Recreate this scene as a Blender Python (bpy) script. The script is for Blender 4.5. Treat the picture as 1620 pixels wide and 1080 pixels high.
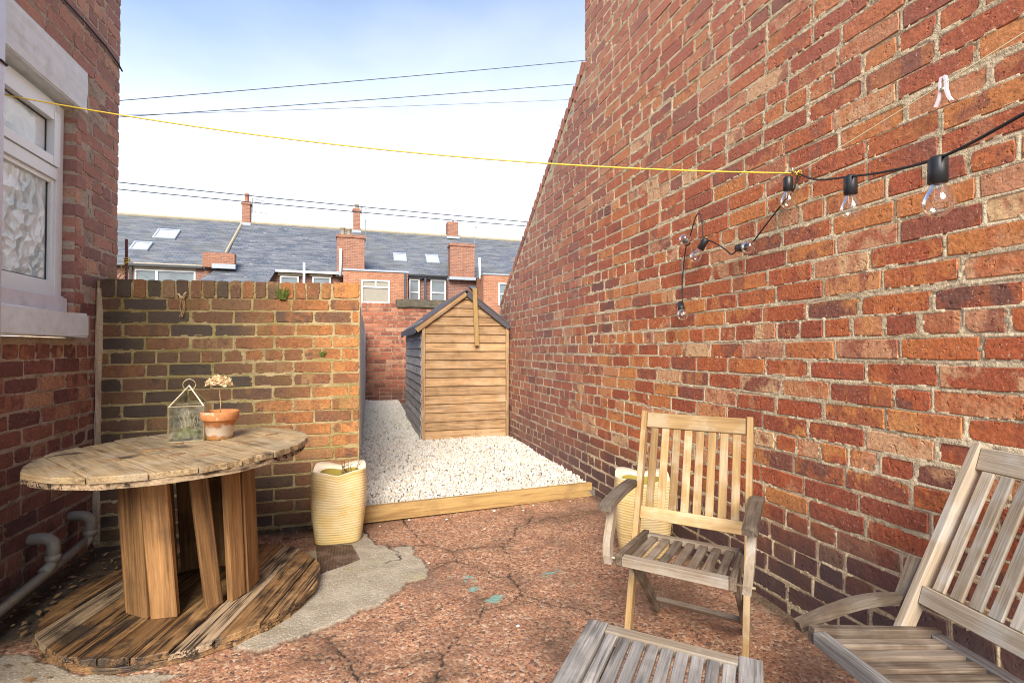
import bpy, bmesh, math, random
import numpy as np
from mathutils import Matrix, Vector, Euler
R = math.radians
random.seed(7); rng = np.random.default_rng(7)
sc = bpy.context.scene
for o in list(bpy.data.objects): bpy.data.objects.remove(o)
COL = sc.collection

# ------------------------------------------------------------------ camera, sky, sun, exposure
cam = bpy.data.cameras.new('camera'); camo = bpy.data.objects.new('camera', cam); COL.objects.link(camo)
cam.sensor_width = 36; cam.lens = 17.333; cam.clip_start = .05; cam.clip_end = 2000
camo.location = (0, 0, 1.14); camo.rotation_euler = (R(90.95), 0, R(-16.97)); sc.camera = camo
CAM = Vector((0, 0, 1.14))

SUN_AZ, SUN_EL = R(199), R(36)         # azimuth clockwise from +Y: behind the viewer, a little to the left
world = bpy.data.worlds.new('World'); sc.world = world; world.use_nodes = True
wt = world.node_tree; wt.nodes.clear()
wo = wt.nodes.new('ShaderNodeOutputWorld'); bg = wt.nodes.new('ShaderNodeBackground')
sky = wt.nodes.new('ShaderNodeTexSky'); sky.sky_type = 'NISHITA'; sky.sun_disc = False
sky.sun_elevation = SUN_EL; sky.sun_rotation = SUN_AZ; sky.air_density = 1.0; sky.dust_density = 0.6; sky.ozone_density = 1.5
tc = wt.nodes.new('ShaderNodeTexCoord')
sep = wt.nodes.new('ShaderNodeSeparateXYZ'); wt.links.new(tc.outputs['Generated'], sep.inputs[0])
# thin high cloud and bright haze low in the sky, broken by noise
nz = wt.nodes.new('ShaderNodeTexNoise'); nz.inputs['Scale'].default_value = 2.2; nz.inputs['Detail'].default_value = 5; nz.inputs['Roughness'].default_value = .5
mp = wt.nodes.new('ShaderNodeMapping'); mp.inputs['Scale'].default_value = (1, 1, 2.2); mp.inputs['Location'].default_value = (.35, .1, .0)
wt.links.new(tc.outputs['Generated'], mp.inputs[0]); wt.links.new(mp.outputs[0], nz.inputs['Vector'])
mr = wt.nodes.new('ShaderNodeMapRange'); mr.interpolation_type = 'SMOOTHSTEP'
mr.inputs['From Min'].default_value = .63; mr.inputs['From Max'].default_value = .10
ma = wt.nodes.new('ShaderNodeMath'); ma.operation = 'MULTIPLY_ADD'; ma.inputs[1].default_value = -.24
wt.links.new(nz.outputs['Fac'], ma.inputs[0]); wt.links.new(sep.outputs['Z'], ma.inputs[2])
ma2 = wt.nodes.new('ShaderNodeMath'); ma2.operation = 'ADD'; ma2.inputs[1].default_value = .12; wt.links.new(ma.outputs[0], ma2.inputs[0])
dt = wt.nodes.new('ShaderNodeVectorMath'); dt.operation = 'DOT_PRODUCT'; dt.inputs[1].default_value = (-.16, -.05, 0); wt.links.new(tc.outputs['Generated'], dt.inputs[0])
ma3 = wt.nodes.new('ShaderNodeMath'); ma3.operation = 'ADD'; wt.links.new(ma2.outputs[0], ma3.inputs[0]); wt.links.new(dt.outputs['Value'], ma3.inputs[1])
wt.links.new(ma3.outputs[0], mr.inputs['Value'])
mx = wt.nodes.new('ShaderNodeMixRGB'); mx.inputs['Color2'].default_value = (5.2, 5.2, 5.3, 1)
wt.links.new(mr.outputs[0], mx.inputs['Fac']); wt.links.new(sky.outputs[0], mx.inputs['Color1'])
wt.links.new(mx.outputs[0], bg.inputs['Color']); bg.inputs['Strength'].default_value = .15
wt.links.new(bg.outputs[0], wo.inputs['Surface'])

sl = bpy.data.lights.new('sun', 'SUN'); sl.energy = 3.4; sl.angle = R(34); sl.color = (1, .91, .77)
so = bpy.data.objects.new('sun', sl); COL.objects.link(so)
sd = Vector((math.sin(SUN_AZ)*math.cos(SUN_EL), math.cos(SUN_AZ)*math.cos(SUN_EL), math.sin(SUN_EL)))
so.rotation_euler = sd.to_track_quat('Z', 'Y').to_euler(); so.location = (0, -4, 9)
sc.view_settings.view_transform = 'Standard'; sc.view_settings.look = 'None'
sc.view_settings.exposure = 1.02; sc.view_settings.gamma = 1; sc.view_settings.use_curve_mapping = False
sc.render.engine = 'CYCLES'
sc.cycles.filter_width = 1.05
try: sc.cycles.denoising_prefilter = 'ACCURATE'; sc.cycles.denoising_input_passes = 'RGB_ALBEDO_NORMAL'
except Exception: pass
sc.cycles.max_bounces = 8; sc.cycles.diffuse_bounces = 4; sc.cycles.transparent_max_bounces = 12

# ------------------------------------------------------------------ object helpers
def tag(o, label=None, cat=None, group=None, kind=None):
    if label: o['label'] = label
    if cat: o['category'] = cat
    if group: o['group'] = group
    if kind: o['kind'] = kind
    return o
def thing(name, label, cat, loc=(0, 0, 0), rz=0, group=None):
    o = bpy.data.objects.new(name, None); COL.objects.link(o); o.empty_display_size = .1
    o.location = loc; o.rotation_euler = (0, 0, rz)
    return tag(o, label, cat, group)
def link(name, me, mat=None, parent=None, M=None):
    if mat is not None and not me.materials: me.materials.append(mat)
    o = bpy.data.objects.new(name, me); COL.objects.link(o)
    if parent is not None: o.parent = parent
    if M is not None: o.matrix_basis = M
    return o
def mesh(name, v, f, smooth=False):
    me = bpy.data.meshes.new(name); me.from_pydata([tuple(p) for p in v], [], f); me.update()
    if smooth: me.polygons.foreach_set('use_smooth', [True]*len(me.polygons))
    return me
class MB:
    def __init__(s): s.v = []; s.f = []
    def add(s, v, f):
        n = len(s.v); s.v += [tuple(p) for p in v]; s.f += [tuple(i+n for i in q) for q in f]; return s
    def box(s, x0, x1, y0, y1, z0, z1):
        v = [(x, y, z) for x in (x0, x1) for y in (y0, y1) for z in (z0, z1)]
        return s.add(v, [(0, 1, 3, 2), (4, 6, 7, 5), (0, 4, 5, 1), (2, 3, 7, 6), (0, 2, 6, 4), (1, 5, 7, 3)])
    def prism(s, a, b):               # two matching outlines
        n = len(a); return s.add(list(a)+list(b), [tuple(range(n))[::-1], tuple(range(n, 2*n))]+[(i, (i+1) % n, n+(i+1) % n, n+i) for i in range(n)])
    def tube(s, path, r, seg=10, cap=True):
        P = [Vector(p) for p in path]; n = len(P); rr = r if isinstance(r, (list, tuple)) else [r]*n
        V = []; t0 = (P[1]-P[0]).normalized(); up = Vector((0, 0, 1)) if abs(t0.z) < .9 else Vector((1, 0, 0))
        a = t0.cross(up).normalized()
        for i in range(n):
            t = (P[min(i+1, n-1)]-P[max(i-1, 0)]).normalized(); a = (a-t*a.dot(t)).normalized(); b = t.cross(a)
            for k in range(seg):
                th = 2*math.pi*k/seg; V.append(P[i]+(a*math.cos(th)+b*math.sin(th))*rr[i])
        F = [(i*seg+k, i*seg+(k+1) % seg, (i+1)*seg+(k+1) % seg, (i+1)*seg+k) for i in range(n-1) for k in range(seg)]
        if cap: F += [tuple(range(seg))[::-1], tuple((n-1)*seg+k for k in range(seg))]
        return s.add(V, F)
    def lathe(s, prof, seg=32, c=(0, 0)):
        n = len(prof); V = [(c[0]+r*math.cos(2*math.pi*k/seg), c[1]+r*math.sin(2*math.pi*k/seg), z) for r, z in prof for k in range(seg)]
        F = [(i*seg+k, i*seg+(k+1) % seg, (i+1)*seg+(k+1) % seg, (i+1)*seg+k) for i in range(n-1) for k in range(seg)]
        return s.add(V, F)
    def build(s, name, mat, parent=None, M=None, smooth=False):
        return link(name, mesh(name, s.v, s.f, smooth), mat, parent, M)
def box(name, mat, parent, x0, x1, y0, y1, z0, z1): return MB().box(x0, x1, y0, y1, z0, z1).build(name, mat, parent)
_bc = {}
def board(name, mat, parent, p0, p1, up, w, t, bev=.002):
    """a bevelled length of timber; its own X axis runs along the grain"""
    p0 = Vector(p0); p1 = Vector(p1); d = p1-p0; L = d.length; x = d/L; up = Vector(up); z = (up-x*up.dot(x)).normalized(); y = z.cross(x)
    k = (round(L, 4), round(w, 4), round(t, 4), bev, mat.name)
    if k not in _bc:
        bm = bmesh.new(); bmesh.ops.create_cube(bm, size=1)
        for v in bm.verts: v.co = Vector((v.co.x*L, v.co.y*w, v.co.z*t))
        bmesh.ops.bevel(bm, geom=list(bm.edges), offset=bev, segments=1, affect='EDGES', clamp_overlap=True)
        me = bpy.data.meshes.new(name); bm.to_mesh(me); bm.free(); me.materials.append(mat); _bc[k] = me
    M = Matrix((x, y, z)).transposed().to_4x4(); M.translation = (p0+p1)/2
    return link(name, _bc[k], None, parent, M)

# ------------------------------------------------------------------ materials
class G:
    def __init__(s, name):
        s.m = bpy.data.materials.new(name); s.m.use_nodes = True; s.t = s.m.node_tree; s.t.nodes.clear()
        s.out = s.t.nodes.new('ShaderNodeOutputMaterial')
    def n(s, typ, ins=None, **props):
        nd = s.t.nodes.new('ShaderNode'+typ)
        for k, v in props.items(): setattr(nd, k, v)
        for k, v in (ins or {}).items():
            if isinstance(v, bpy.types.NodeSocket): s.t.links.new(v, nd.inputs[k])
            else: nd.inputs[k].default_value = (tuple(v)+(1,) if isinstance(v, tuple) and len(v) == 3 and nd.inputs[k].type == 'RGBA' else v)
        return nd
    def math(s, op, a, b=0., c=0., clamp=False):
        return s.n('Math', {0: a, 1: b, 2: c}, operation=op, use_clamp=clamp).outputs[0]
    def noise(s, vec, scale, detail=4, rough=.55, W=None, dist=0.):
        i = {'Vector': vec, 'Scale': scale, 'Detail': detail, 'Roughness': rough, 'Distortion': dist}
        if W is None: return s.n('TexNoise', i).outputs['Fac']
        i['W'] = W; return s.n('TexNoise', i, noise_dimensions='4D').outputs['Fac']
    def mr(s, v, a, b, c=0., d=1., smooth=True):
        return s.n('MapRange', {'Value': v, 'From Min': a, 'From Max': b, 'To Min': c, 'To Max': d}, interpolation_type='SMOOTHSTEP' if smooth else 'LINEAR').outputs[0]
    def mix(s, fac, a, b, blend='MIX'):
        return s.n('MixRGB', {'Fac': fac, 'Color1': a, 'Color2': b}, blend_type=blend).outputs[0]
    def ramp(s, fac, stops, interp='LINEAR'):
        nd = s.n('ValToRGB', {'Fac': fac}); cr = nd.color_ramp; cr.interpolation = interp
        cr.elements[0].position, cr.elements[0].color = stops[0][0], (*stops[0][1], 1)
        cr.elements[1].position, cr.elements[1].color = stops[-1][0], (*stops[-1][1], 1)
        for p, c in stops[1:-1]: e = cr.elements.new(p); e.color = (*c, 1)
        return nd.outputs[0]
    def map(s, vec, scale=(1, 1, 1), loc=(0, 0, 0), rot=(0, 0, 0)):
        return s.n('Mapping', {'Vector': vec, 'Scale': scale, 'Location': loc, 'Rotation': rot}).outputs[0]
    def pos(s): return s.n('NewGeometry').outputs['Position']
    def obj(s): return s.n('TexCoord').outputs['Object']
    def rnd(s): return s.n('ObjectInfo').outputs['Random']
    def attr(s, name, typ='GEOMETRY', out='Fac'): return s.n('Attribute', attribute_name=name, attribute_type=typ).outputs[out]
    def sepz(s, vec): return s.n('SeparateXYZ', {0: vec}).outputs
    def bump(s, h, strength=.5, dist=.01, normal=None):
        i = {'Height': h, 'Strength': strength, 'Distance': dist}
        if normal is not None: i['Normal'] = normal
        return s.n('Bump', i).outputs[0]
    def bsdf(s, color, rough=.8, normal=None, spec=.3, metal=0., **kw):
        i = {'Base Color': color, 'Roughness': rough, 'Specular IOR Level': spec, 'Metallic': metal}; i.update(kw)
        if normal is not None: i['Normal'] = normal
        b = s.n('BsdfPrincipled', i); s.t.links.new(b.outputs[0], s.out.inputs['Surface']); return s.m

def brick_mat(name, stops, dark=(.085, .065, .062), dark_amt=.5, pale=(.55, .36, .22), pale_amt=.35, base_dark=None, moss=0., tint=None, dark_end=None, far=None):
    g = G(name); P = g.pos()
    r = g.math('ADD', g.attr('rnd'), g.attr('rnd', 'OBJECT')); W = g.math('MULTIPLY', r, 57.3)
    r2 = g.math('FRACT', g.math('MULTIPLY', r, 17.31)); r3 = g.math('FRACT', g.math('MULTIPLY', r, 43.7))
    n1 = g.noise(P, 11, 3, .55, W, .6); n2 = g.noise(P, 70, 5, .65); n3 = g.noise(P, 17, 3, .6, g.math('ADD', W, 9.), 1.2)
    c = g.ramp(r, stops); c2 = g.ramp(r2, stops)
    c = g.mix(g.mr(n1, .47, .62, 0, .8), c, c2)
    # kiss marks: straight bands of another tone across the brick
    band = g.noise(g.map(P, (5, 5, .7)), 2.2, 1, .4, g.math('ADD', W, 3.))
    c = g.mix(g.math('MULTIPLY', g.mr(band, .52, .56, 0, .55), g.mr(r3, .45, .55)), c, g.ramp(g.math('FRACT', g.math('MULTIPLY', r, 29.)), stops))
    c = g.mix(g.math('MULTIPLY', g.mr(n3, .58, .72), g.mr(r3, .55, .85, 0, dark_amt)), c, dark)
    c = g.mix(g.math('MULTIPLY', g.mr(n3, .42, .30), g.mr(r2, .55, .95, 0, pale_amt)), c, pale)
    fine = g.mr(n2, .25, .75, .58, 1.36, False)
    c = g.mix(1., c, g.n('CombineXYZ', {0: fine, 1: fine, 2: fine}).outputs[0], 'MULTIPLY')
    sp = g.noise(P, 130, 2, .5); c = g.mix(g.mr(sp, .66, .72, 0, .55), c, (.66, .54, .40)); c = g.mix(g.mr(sp, .36, .30, 0, .75), c, (.05, .03, .03))
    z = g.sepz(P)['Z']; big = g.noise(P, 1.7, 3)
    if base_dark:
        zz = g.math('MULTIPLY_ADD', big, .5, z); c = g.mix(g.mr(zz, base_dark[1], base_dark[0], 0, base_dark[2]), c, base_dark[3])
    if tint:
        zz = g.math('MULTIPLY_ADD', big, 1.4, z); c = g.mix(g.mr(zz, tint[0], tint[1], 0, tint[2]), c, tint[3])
    if far:        # older, sootier stretch further along the wall
        yy = g.math('MULTIPLY_ADD', big, 1.6, g.sepz(P)['Y']); c = g.mix(g.mr(yy, far[0], far[1], 0, far[2]), c, g.mix(r3, far[3], far[4]))
    if dark_end:      # darker end of a wall: fades along X
        xx = g.math('MULTIPLY_ADD', big, .9, g.sepz(P)['X']); c = g.mix(g.math('MULTIPLY', g.mr(xx, dark_end[1], dark_end[0], 0, dark_end[2]), g.mr(r3, .1, 1., 1., .5)), c, dark_end[3])
    if moss:
        mm = g.noise(P, 6, 5, .65); c = g.mix(g.mr(mm, .50, .72, 0, moss), c, (.17, .15, .03))
    h = g.math('ADD', g.math('MULTIPLY', n2, .6), g.math('MULTIPLY', g.noise(P, 28, 4, .6), .8))
    h = g.math('SUBTRACT', h, g.mr(g.noise(P, 45, 2, .5), .36, .26, 0, .8))
    return g.bsdf(c, .82, g.bump(h, .75, .006), .25)

def mortar_mat(name, col, dirt, moss=0., mosscol=(.2, .19, .03), base=None):
    g = G(name); P = g.pos(); n1 = g.noise(P, 5, 5, .6); n2 = g.noise(P, 90, 4, .7); n3 = g.noise(P, 24, 4, .6)
    c = g.mix(g.mr(n1, .46, .66, 0, .65), col, dirt); c = g.mix(g.mr(n3, .58, .7, 0, .6), c, dirt)
    f = g.mr(n2, .2, .8, .75, 1.2, False); c = g.mix(1., c, g.n('CombineXYZ', {0: f, 1: f, 2: f}).outputs[0], 'MULTIPLY')
    if moss: c = g.mix(g.mr(g.noise(P, 3.2, 5, .65), .42, .62, 0, moss), c, mosscol)
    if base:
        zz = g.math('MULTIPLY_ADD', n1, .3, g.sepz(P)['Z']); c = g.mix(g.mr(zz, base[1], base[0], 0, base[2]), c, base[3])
    return g.bsdf(c, .95, g.bump(g.math('ADD', n2, n3), .9, .01), .1)

def wood_mat(name, c1, c2, dark=(.09, .065, .045), dark_amt=.35, rough=.75, scale=1., wear=None, bump=.35, streak=.5, gloss=.2, var=.25, split=0., blot=None):
    g = G(name); O = g.obj(); r = g.rnd(); W = g.math('MULTIPLY', r, 83.)
    gr = g.noise(g.map(O, (2.2*scale, 42*scale, 42*scale)), 1., 5, .6, W, .5)
    fi = g.noise(g.map(O, (9*scale, 210*scale, 210*scale)), 1., 3, .6, W)
    bl = g.noise(O, 5*scale, 4, .6, W)
    c = g.mix(g.mr(gr, .3, .7), c1, c2)
    c = g.mix(g.math('MULTIPLY', g.mr(gr, .54, .66), dark_amt), c, dark); c = g.mix(g.math('MULTIPLY', g.mr(bl, .5, .72), dark_amt), c, dark)
    if wear: c = g.mix(g.mr(g.noise(O, 7*scale, 4, .6, g.math('ADD', W, 5.)), .44, .62, 0, wear[1]), c, wear[0])
    if split:
        sn = g.noise(g.map(O, (1.1*scale, 34*scale, 34*scale)), 1., 3, .6, g.math('ADD', W, 11.)); ln = g.mr(g.math('ABSOLUTE', g.math('SUBTRACT', sn, .5)), .045, .012)
        c = g.mix(g.math('MULTIPLY', ln, g.mr(g.noise(g.map(O, (3, 9, 9)), 1., 2, .5, W), .42, .55, 0, split)), c, (.018, .013, .011))
    if blot: c = g.mix(g.mr(g.noise(g.pos(), blot[0], 5, .62), blot[1], blot[1]+.09, 0, blot[2]), c, (.045, .035, .028))
    f = g.mr(fi, .25, .75, 1-streak*.5, 1+streak*.4, False); f = g.math('MULTIPLY', f, g.mr(r, 0, 1, 1-var, 1+var, False))
    c = g.mix(1., c, g.n('CombineXYZ', {0: f, 1: f, 2: f}).outputs[0], 'MULTIPLY')
    return g.bsdf(c, rough, g.bump(g.math('ADD', g.math('MULTIPLY', gr, .6), fi), bump, .004), gloss)

def plain(name, col, rough=.6, metal=0., spec=.4, var=.25, scale=14, bump=.1, dirt=None, dirt_amt=.5, **kw):
    g = G(name); P = g.pos(); n = g.noise(P, scale, 5, .6); f = g.mr(n, .2, .8, 1-var, 1+var, False)
    c = g.mix(1., col, g.n('CombineXYZ', {0: f, 1: f, 2: f}).outputs[0], 'MULTIPLY')
    if dirt: c = g.mix(g.mr(g.noise(P, scale*.45, 6, .7), .5, .68, 0, dirt_amt), c, dirt)
    return g.bsdf(c, rough, g.bump(n, bump, .004) if bump else None, spec, metal, **kw)

def thin_glass(name, tint=(.97, .98, .97), refl=1.):
    g = G(name); tr = g.n('BsdfTransparent', {'Color': tint}); gl = g.n('BsdfGlossy', {'Roughness': .04, 'Color': (1, 1, 1)})
    lw = g.n('LayerWeight', {'Blend': .25}); f = g.math('MULTIPLY_ADD', lw.outputs['Fresnel'], .8*refl, .05*refl, True)
    m = g.n('MixShader', {0: f, 1: tr.outputs[0], 2: gl.outputs[0]}); g.t.links.new(m.outputs[0], g.out.inputs['Surface']); return g.m

RED = [(0, (.15, .07, .055)), (.07, (.24, .09, .06)), (.22, (.30, .08, .042)), (.45, (.39, .10, .043)), (.66, (.47, .145, .05)), (.82, (.55, .225, .07)), (.93, (.50, .23, .125)), (1, (.65, .42, .22))]
M_brick_r = brick_mat('red brick gable', RED, base_dark=(.42, .85, .9, (.065, .048, .05)), tint=(1.9, 4.4, .52, (.47, .225, .175)), dark_amt=.65, far=(3.6, 5.6, .62, (.20, .105, .10), (.36, .17, .125)))  # upper tint: weathering, plus pale glare put into the colour
M_brick_h = brick_mat('purple house brick', [(0, (.12, .06, .06)), (.3, (.23, .09, .075)), (.6, (.34, .14, .10)), (.85, (.45, .21, .13)), (1, (.52, .30, .18))], tint=(1.5, 2.8, .35, (.50, .30, .24)), base_dark=(.5, 1.5, .55, (.085, .05, .05)), dark_amt=.7)  # pinker upper courses: warm light high on the wall, painted in
M_brick_g = brick_mat('orange garden wall brick', [(0, (.17, .09, .055)), (.25, (.32, .125, .05)), (.5, (.44, .17, .055)), (.8, (.50, .22, .075)), (1, (.46, .27, .12))], dark_end=(-.40, .48, .96, (.072, .058, .047)), moss=.3, dark_amt=.85, base_dark=(.5, .9, .5, (.10, .06, .045)))
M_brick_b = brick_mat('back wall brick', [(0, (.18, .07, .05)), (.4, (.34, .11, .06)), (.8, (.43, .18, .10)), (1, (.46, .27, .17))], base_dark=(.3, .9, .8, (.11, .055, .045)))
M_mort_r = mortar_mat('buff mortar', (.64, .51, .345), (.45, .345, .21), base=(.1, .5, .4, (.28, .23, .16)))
M_mort_k = mortar_mat('grey mortar', (.54, .43, .31), (.30, .23, .16))
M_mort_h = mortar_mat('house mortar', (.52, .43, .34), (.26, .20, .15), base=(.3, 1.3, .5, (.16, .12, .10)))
M_mort_g = mortar_mat('mossy mortar', (.50, .395, .215), (.25, .18, .09), moss=.6, mosscol=(.25, .20, .055))
M_mort_b = mortar_mat('back mortar', (.36, .27, .2), (.16, .11, .08))
M_teak = wood_mat('golden teak', (.42, .275, .125), (.31, .185, .078), (.24, .15, .07), .3, wear=((.52, .43, .30), .5), streak=.45)
M_teak_grey = wood_mat('weathered brown teak', (.19, .14, .10), (.115, .083, .058), (.07, .05, .04), .5, wear=((.28, .235, .19), .45), streak=.7, split=.4)
M_teak_silver = wood_mat('silver grey teak', (.27, .255, .245), (.175, .163, .152), (.12, .10, .085), .45, wear=((.38, .35, .315), .5), streak=.9, split=.5)
M_teak_pale = wood_mat('pale teak', (.37, .30, .225), (.27, .205, .14), (.22, .16, .10), .3, wear=((.42, .40, .37), .5), streak=.5)
M_spool_top = wood_mat('worn spool planks', (.50, .365, .205), (.36, .24, .12), (.07, .052, .038), .5, wear=((.50, .41, .29), .5), streak=.6, bump=.6, split=.3, blot=(4.4, .565, .9))
M_spool_dark = wood_mat('dark wet spool planks', (.26, .145, .062), (.13, .068, .03), (.02, .014, .012), .95, rough=.5, streak=1.1, bump=.9, wear=((.42, .25, .11), .5), gloss=.4, split=1., blot=(3.1, .53, .85))
M_spool_grey = wood_mat('grey split spool planks', (.38, .28, .18), (.25, .17, .10), (.03, .022, .02), .9, streak=1.1, bump=.9, split=1., blot=(3.1, .55, .8))
M_stave = wood_mat('spool staves', (.34, .185, .075), (.22, .112, .045), (.10, .055, .03), .55, streak=.7, bump=.5, scale=.8, split=.25)
M_shed = wood_mat('shed weatherboard', (.44, .275, .14), (.33, .19, .092), (.17, .10, .055), .45, streak=.5, scale=.8, wear=((.48, .33, .20), .5), var=.2, split=.35)
M_shed_side = wood_mat('skylit grey shed side', (.44, .41, .40), (.33, .30, .29), (.10, .08, .07), .4, streak=.5)  # side boards coloured grey for the sky light falling on them
M_sleeper = wood_mat('treated timber', (.42, .28, .115), (.33, .20, .075), (.16, .09, .04), .45, streak=.4)
M_white = plain('white painted stone', (.72, .78, .79), .75, var=.1, scale=20, bump=.35, dirt=(.42, .38, .36), dirt_amt=.35)
M_upvc = plain('white upvc', (.76, .82, .83), .3, var=.04, bump=0)
M_upvc2 = plain('grime painted wood', (.66, .62, .62), .6, var=.12, dirt=(.40, .33, .28), dirt_amt=.4)
M_pipe = plain('grey plastic pipe', (.25, .225, .185), .45, var=.2, dirt=(.15, .11, .07), dirt_amt=.6)
M_pipe_pale = plain('pale downpipe', (.62, .67, .80), .4, var=.06)
M_black = plain('black plastic', (.015, .015, .017), .4, spec=.5, var=.2, bump=0)
M_cable = plain('black cable', (.012, .013, .016), .5, var=.1, bump=0)
M_wire = plain('overhead wire', (.05, .06, .085), .6, var=.1, bump=0)
M_yellow = plain('yellow line', (.80, .56, .06), .6, var=.15, bump=0)
M_pegm = plain('pale peg', (.82, .72, .76), .5, var=.08, bump=0)
def terra():
    g = G('whitened terracotta'); O = g.obj(); n = g.noise(O, 26, 5, .65); z = g.sepz(O)['Z']
    c = g.mix(g.mr(n, .3, .7), (.56, .24, .09), (.44, .17, .07)); zz = g.math('MULTIPLY_ADD', n, .07, z)
    band = g.math('MULTIPLY', g.mr(zz, .050, .062), g.mr(zz, .108, .094)); c = g.mix(g.math('MULTIPLY', band, .9), c, (.72, .62, .50))
    c = g.mix(g.mr(g.noise(O, 14, 5, .7), .56, .66, 0, .7), c, (.68, .56, .44)); c = g.mix(g.mr(z, .024, .008, 0, .5), c, (.36, .23, .06))
    return g.bsdf(c, .85, g.bump(n, .3, .003), .2)
M_terra = terra()
M_soil = plain('dark soil', (.05, .035, .022), .95, var=.5, scale=60, bump=.8)
M_lead = plain('lantern metal', (.60, .50, .32), .4, metal=.7, var=.3, scale=50, bump=.1)
M_glass = thin_glass('clear glass'); M_glass_dirty = thin_glass('dusty glass', (.93, .94, .90), 1.2)
def murky():
    g = G('murky glass'); n = g.noise(g.pos(), 22, 5, .65); tr = g.n('BsdfTransparent', {'Color': (.90, .92, .88)}); df = g.n('BsdfDiffuse', {'Color': (.62, .61, .52)}); gl = g.n('BsdfGlossy', {'Roughness': .08})
    m = g.n('MixShader', {0: g.mr(n, .4, .72, .0, .20), 1: tr.outputs[0], 2: df.outputs[0]}); m2 = g.n('MixShader', {0: .12, 1: m.outputs[0], 2: gl.outputs[0]}); g.t.links.new(m2.outputs[0], g.out.inputs['Surface']); return g.m
M_glass_dirty = murky()
M_moss = plain('moss', (.13, .14, .02), .95, var=.6, scale=70, bump=.9)
M_dry = plain('dry stem', (.42, .29, .14), .9, var=.35, scale=40)
M_petal = plain('dried petals', (.74, .56, .34), .9, var=.25, scale=50)
M_leaf = plain('dead leaf', (.22, .13, .06), .9, var=.5, scale=30)
M_felt = plain('roofing felt', (.085, .075, .085), .9, var=.3, scale=40, bump=.6)
M_lead2 = plain('lead flashing', (.32, .36, .42), .6, var=.2)
M_stone = plain('pale lintel stone', (.52, .43, .31), .9, var=.25, scale=6, dirt=(.36, .24, .16), dirt_amt=.5)
M_cope = plain('brown coping stone', (.10, .085, .06), .95, var=.4, scale=12, bump=.6)
M_lime = mortar_mat('flaking limewash', (.66, .64, .60), (.36, .33, .30))
M_grid = None
def grid_mat():
    g = G('rusty drain grid'); O = g.obj(); n = g.noise(O, 12, 4); b = g.n('TexBrick', {'Vector': O, 'Scale': 1., 'Brick Width': .016, 'Row Height': .016, 'Mortar Size': .004, 'Color1': (.14, .075, .05), 'Color2': (.11, .06, .04), 'Mortar': (.05, .03, .022)}, offset=0.)
    c = g.mix(g.mr(n, .45, .65, 0, .6), b.outputs['Color'], (.20, .13, .10)); return g.bsdf(c, .6, g.bump(b.outputs['Fac'], -.5, .003), .4)
M_grid = grid_mat()
def cream_mat():
    g = G('cream glaze'); P = g.pos(); z = g.sepz(P)['Z']; n = g.noise(P, 9, 5, .6); n2 = g.noise(g.map(P, (6, 6, 60)), 1., 4, .6)
    c = g.mix(g.mr(n, .4, .65), (.72, .56, .30), (.68, .48, .19)); c = g.mix(g.mr(n2, .55, .7, 0, .55), c, (.48, .30, .07))
    c = g.mix(g.mr(g.math('MULTIPLY_ADD', n, .5, g.math('MULTIPLY_ADD', n2, .2, z)), .46, .30, 0, .45), c, (.44, .31, .05))
    return g.bsdf(c, .5, g.bump(n2, .2, .003), .4)
M_cream = cream_mat()
M_cream_rim = plain('cream rim', (.76, .66, .50), .6, var=.1, dirt=(.50, .40, .18), dirt_amt=.3)
M_cream_in = plain('stained inside', (.44, .34, .07), .7, var=.3, scale=10)

# ------------------------------------------------------------------ the ground
TH = math.atan2(238, 780)
PATCH = [(-0.275, 3.019), (-0.069, 3.226), (0.013, 3.279), (0.054, 3.156), (0.084, 3.023), (0.161, 2.98), (0.183, 2.935), (0.224, 2.961), (0.292, 2.94), (0.293, 2.81), (0.33, 2.712), (0.337, 2.605), (0.315, 2.507), (0.248, 2.499), (0.207, 2.477), (0.175, 2.407), (0.119, 2.338), (0.073, 2.299), (-0.002, 2.283), (-0.048, 2.228), (-0.11, 2.191), (-0.175, 2.158), (-0.239, 2.137), (-0.355, 2.086), (-0.426, 2.12), (-0.572, 2.229), (-.8, 2.5), (-.6, 3.1)]
PATCH2 = [(-1.5, 2.5), (-1.294, 2.352), (-1.22, 2.35), (-1.146, 2.287), (-1.052, 2.193), (-0.968, 2.131), (-0.834, 2.101), (-0.721, 2.053), (-.60, 2.02), (-0.70, 1.96), (-0.918, 1.90), (-1.169, 1.85), (-1.5, 1.9)]
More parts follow.
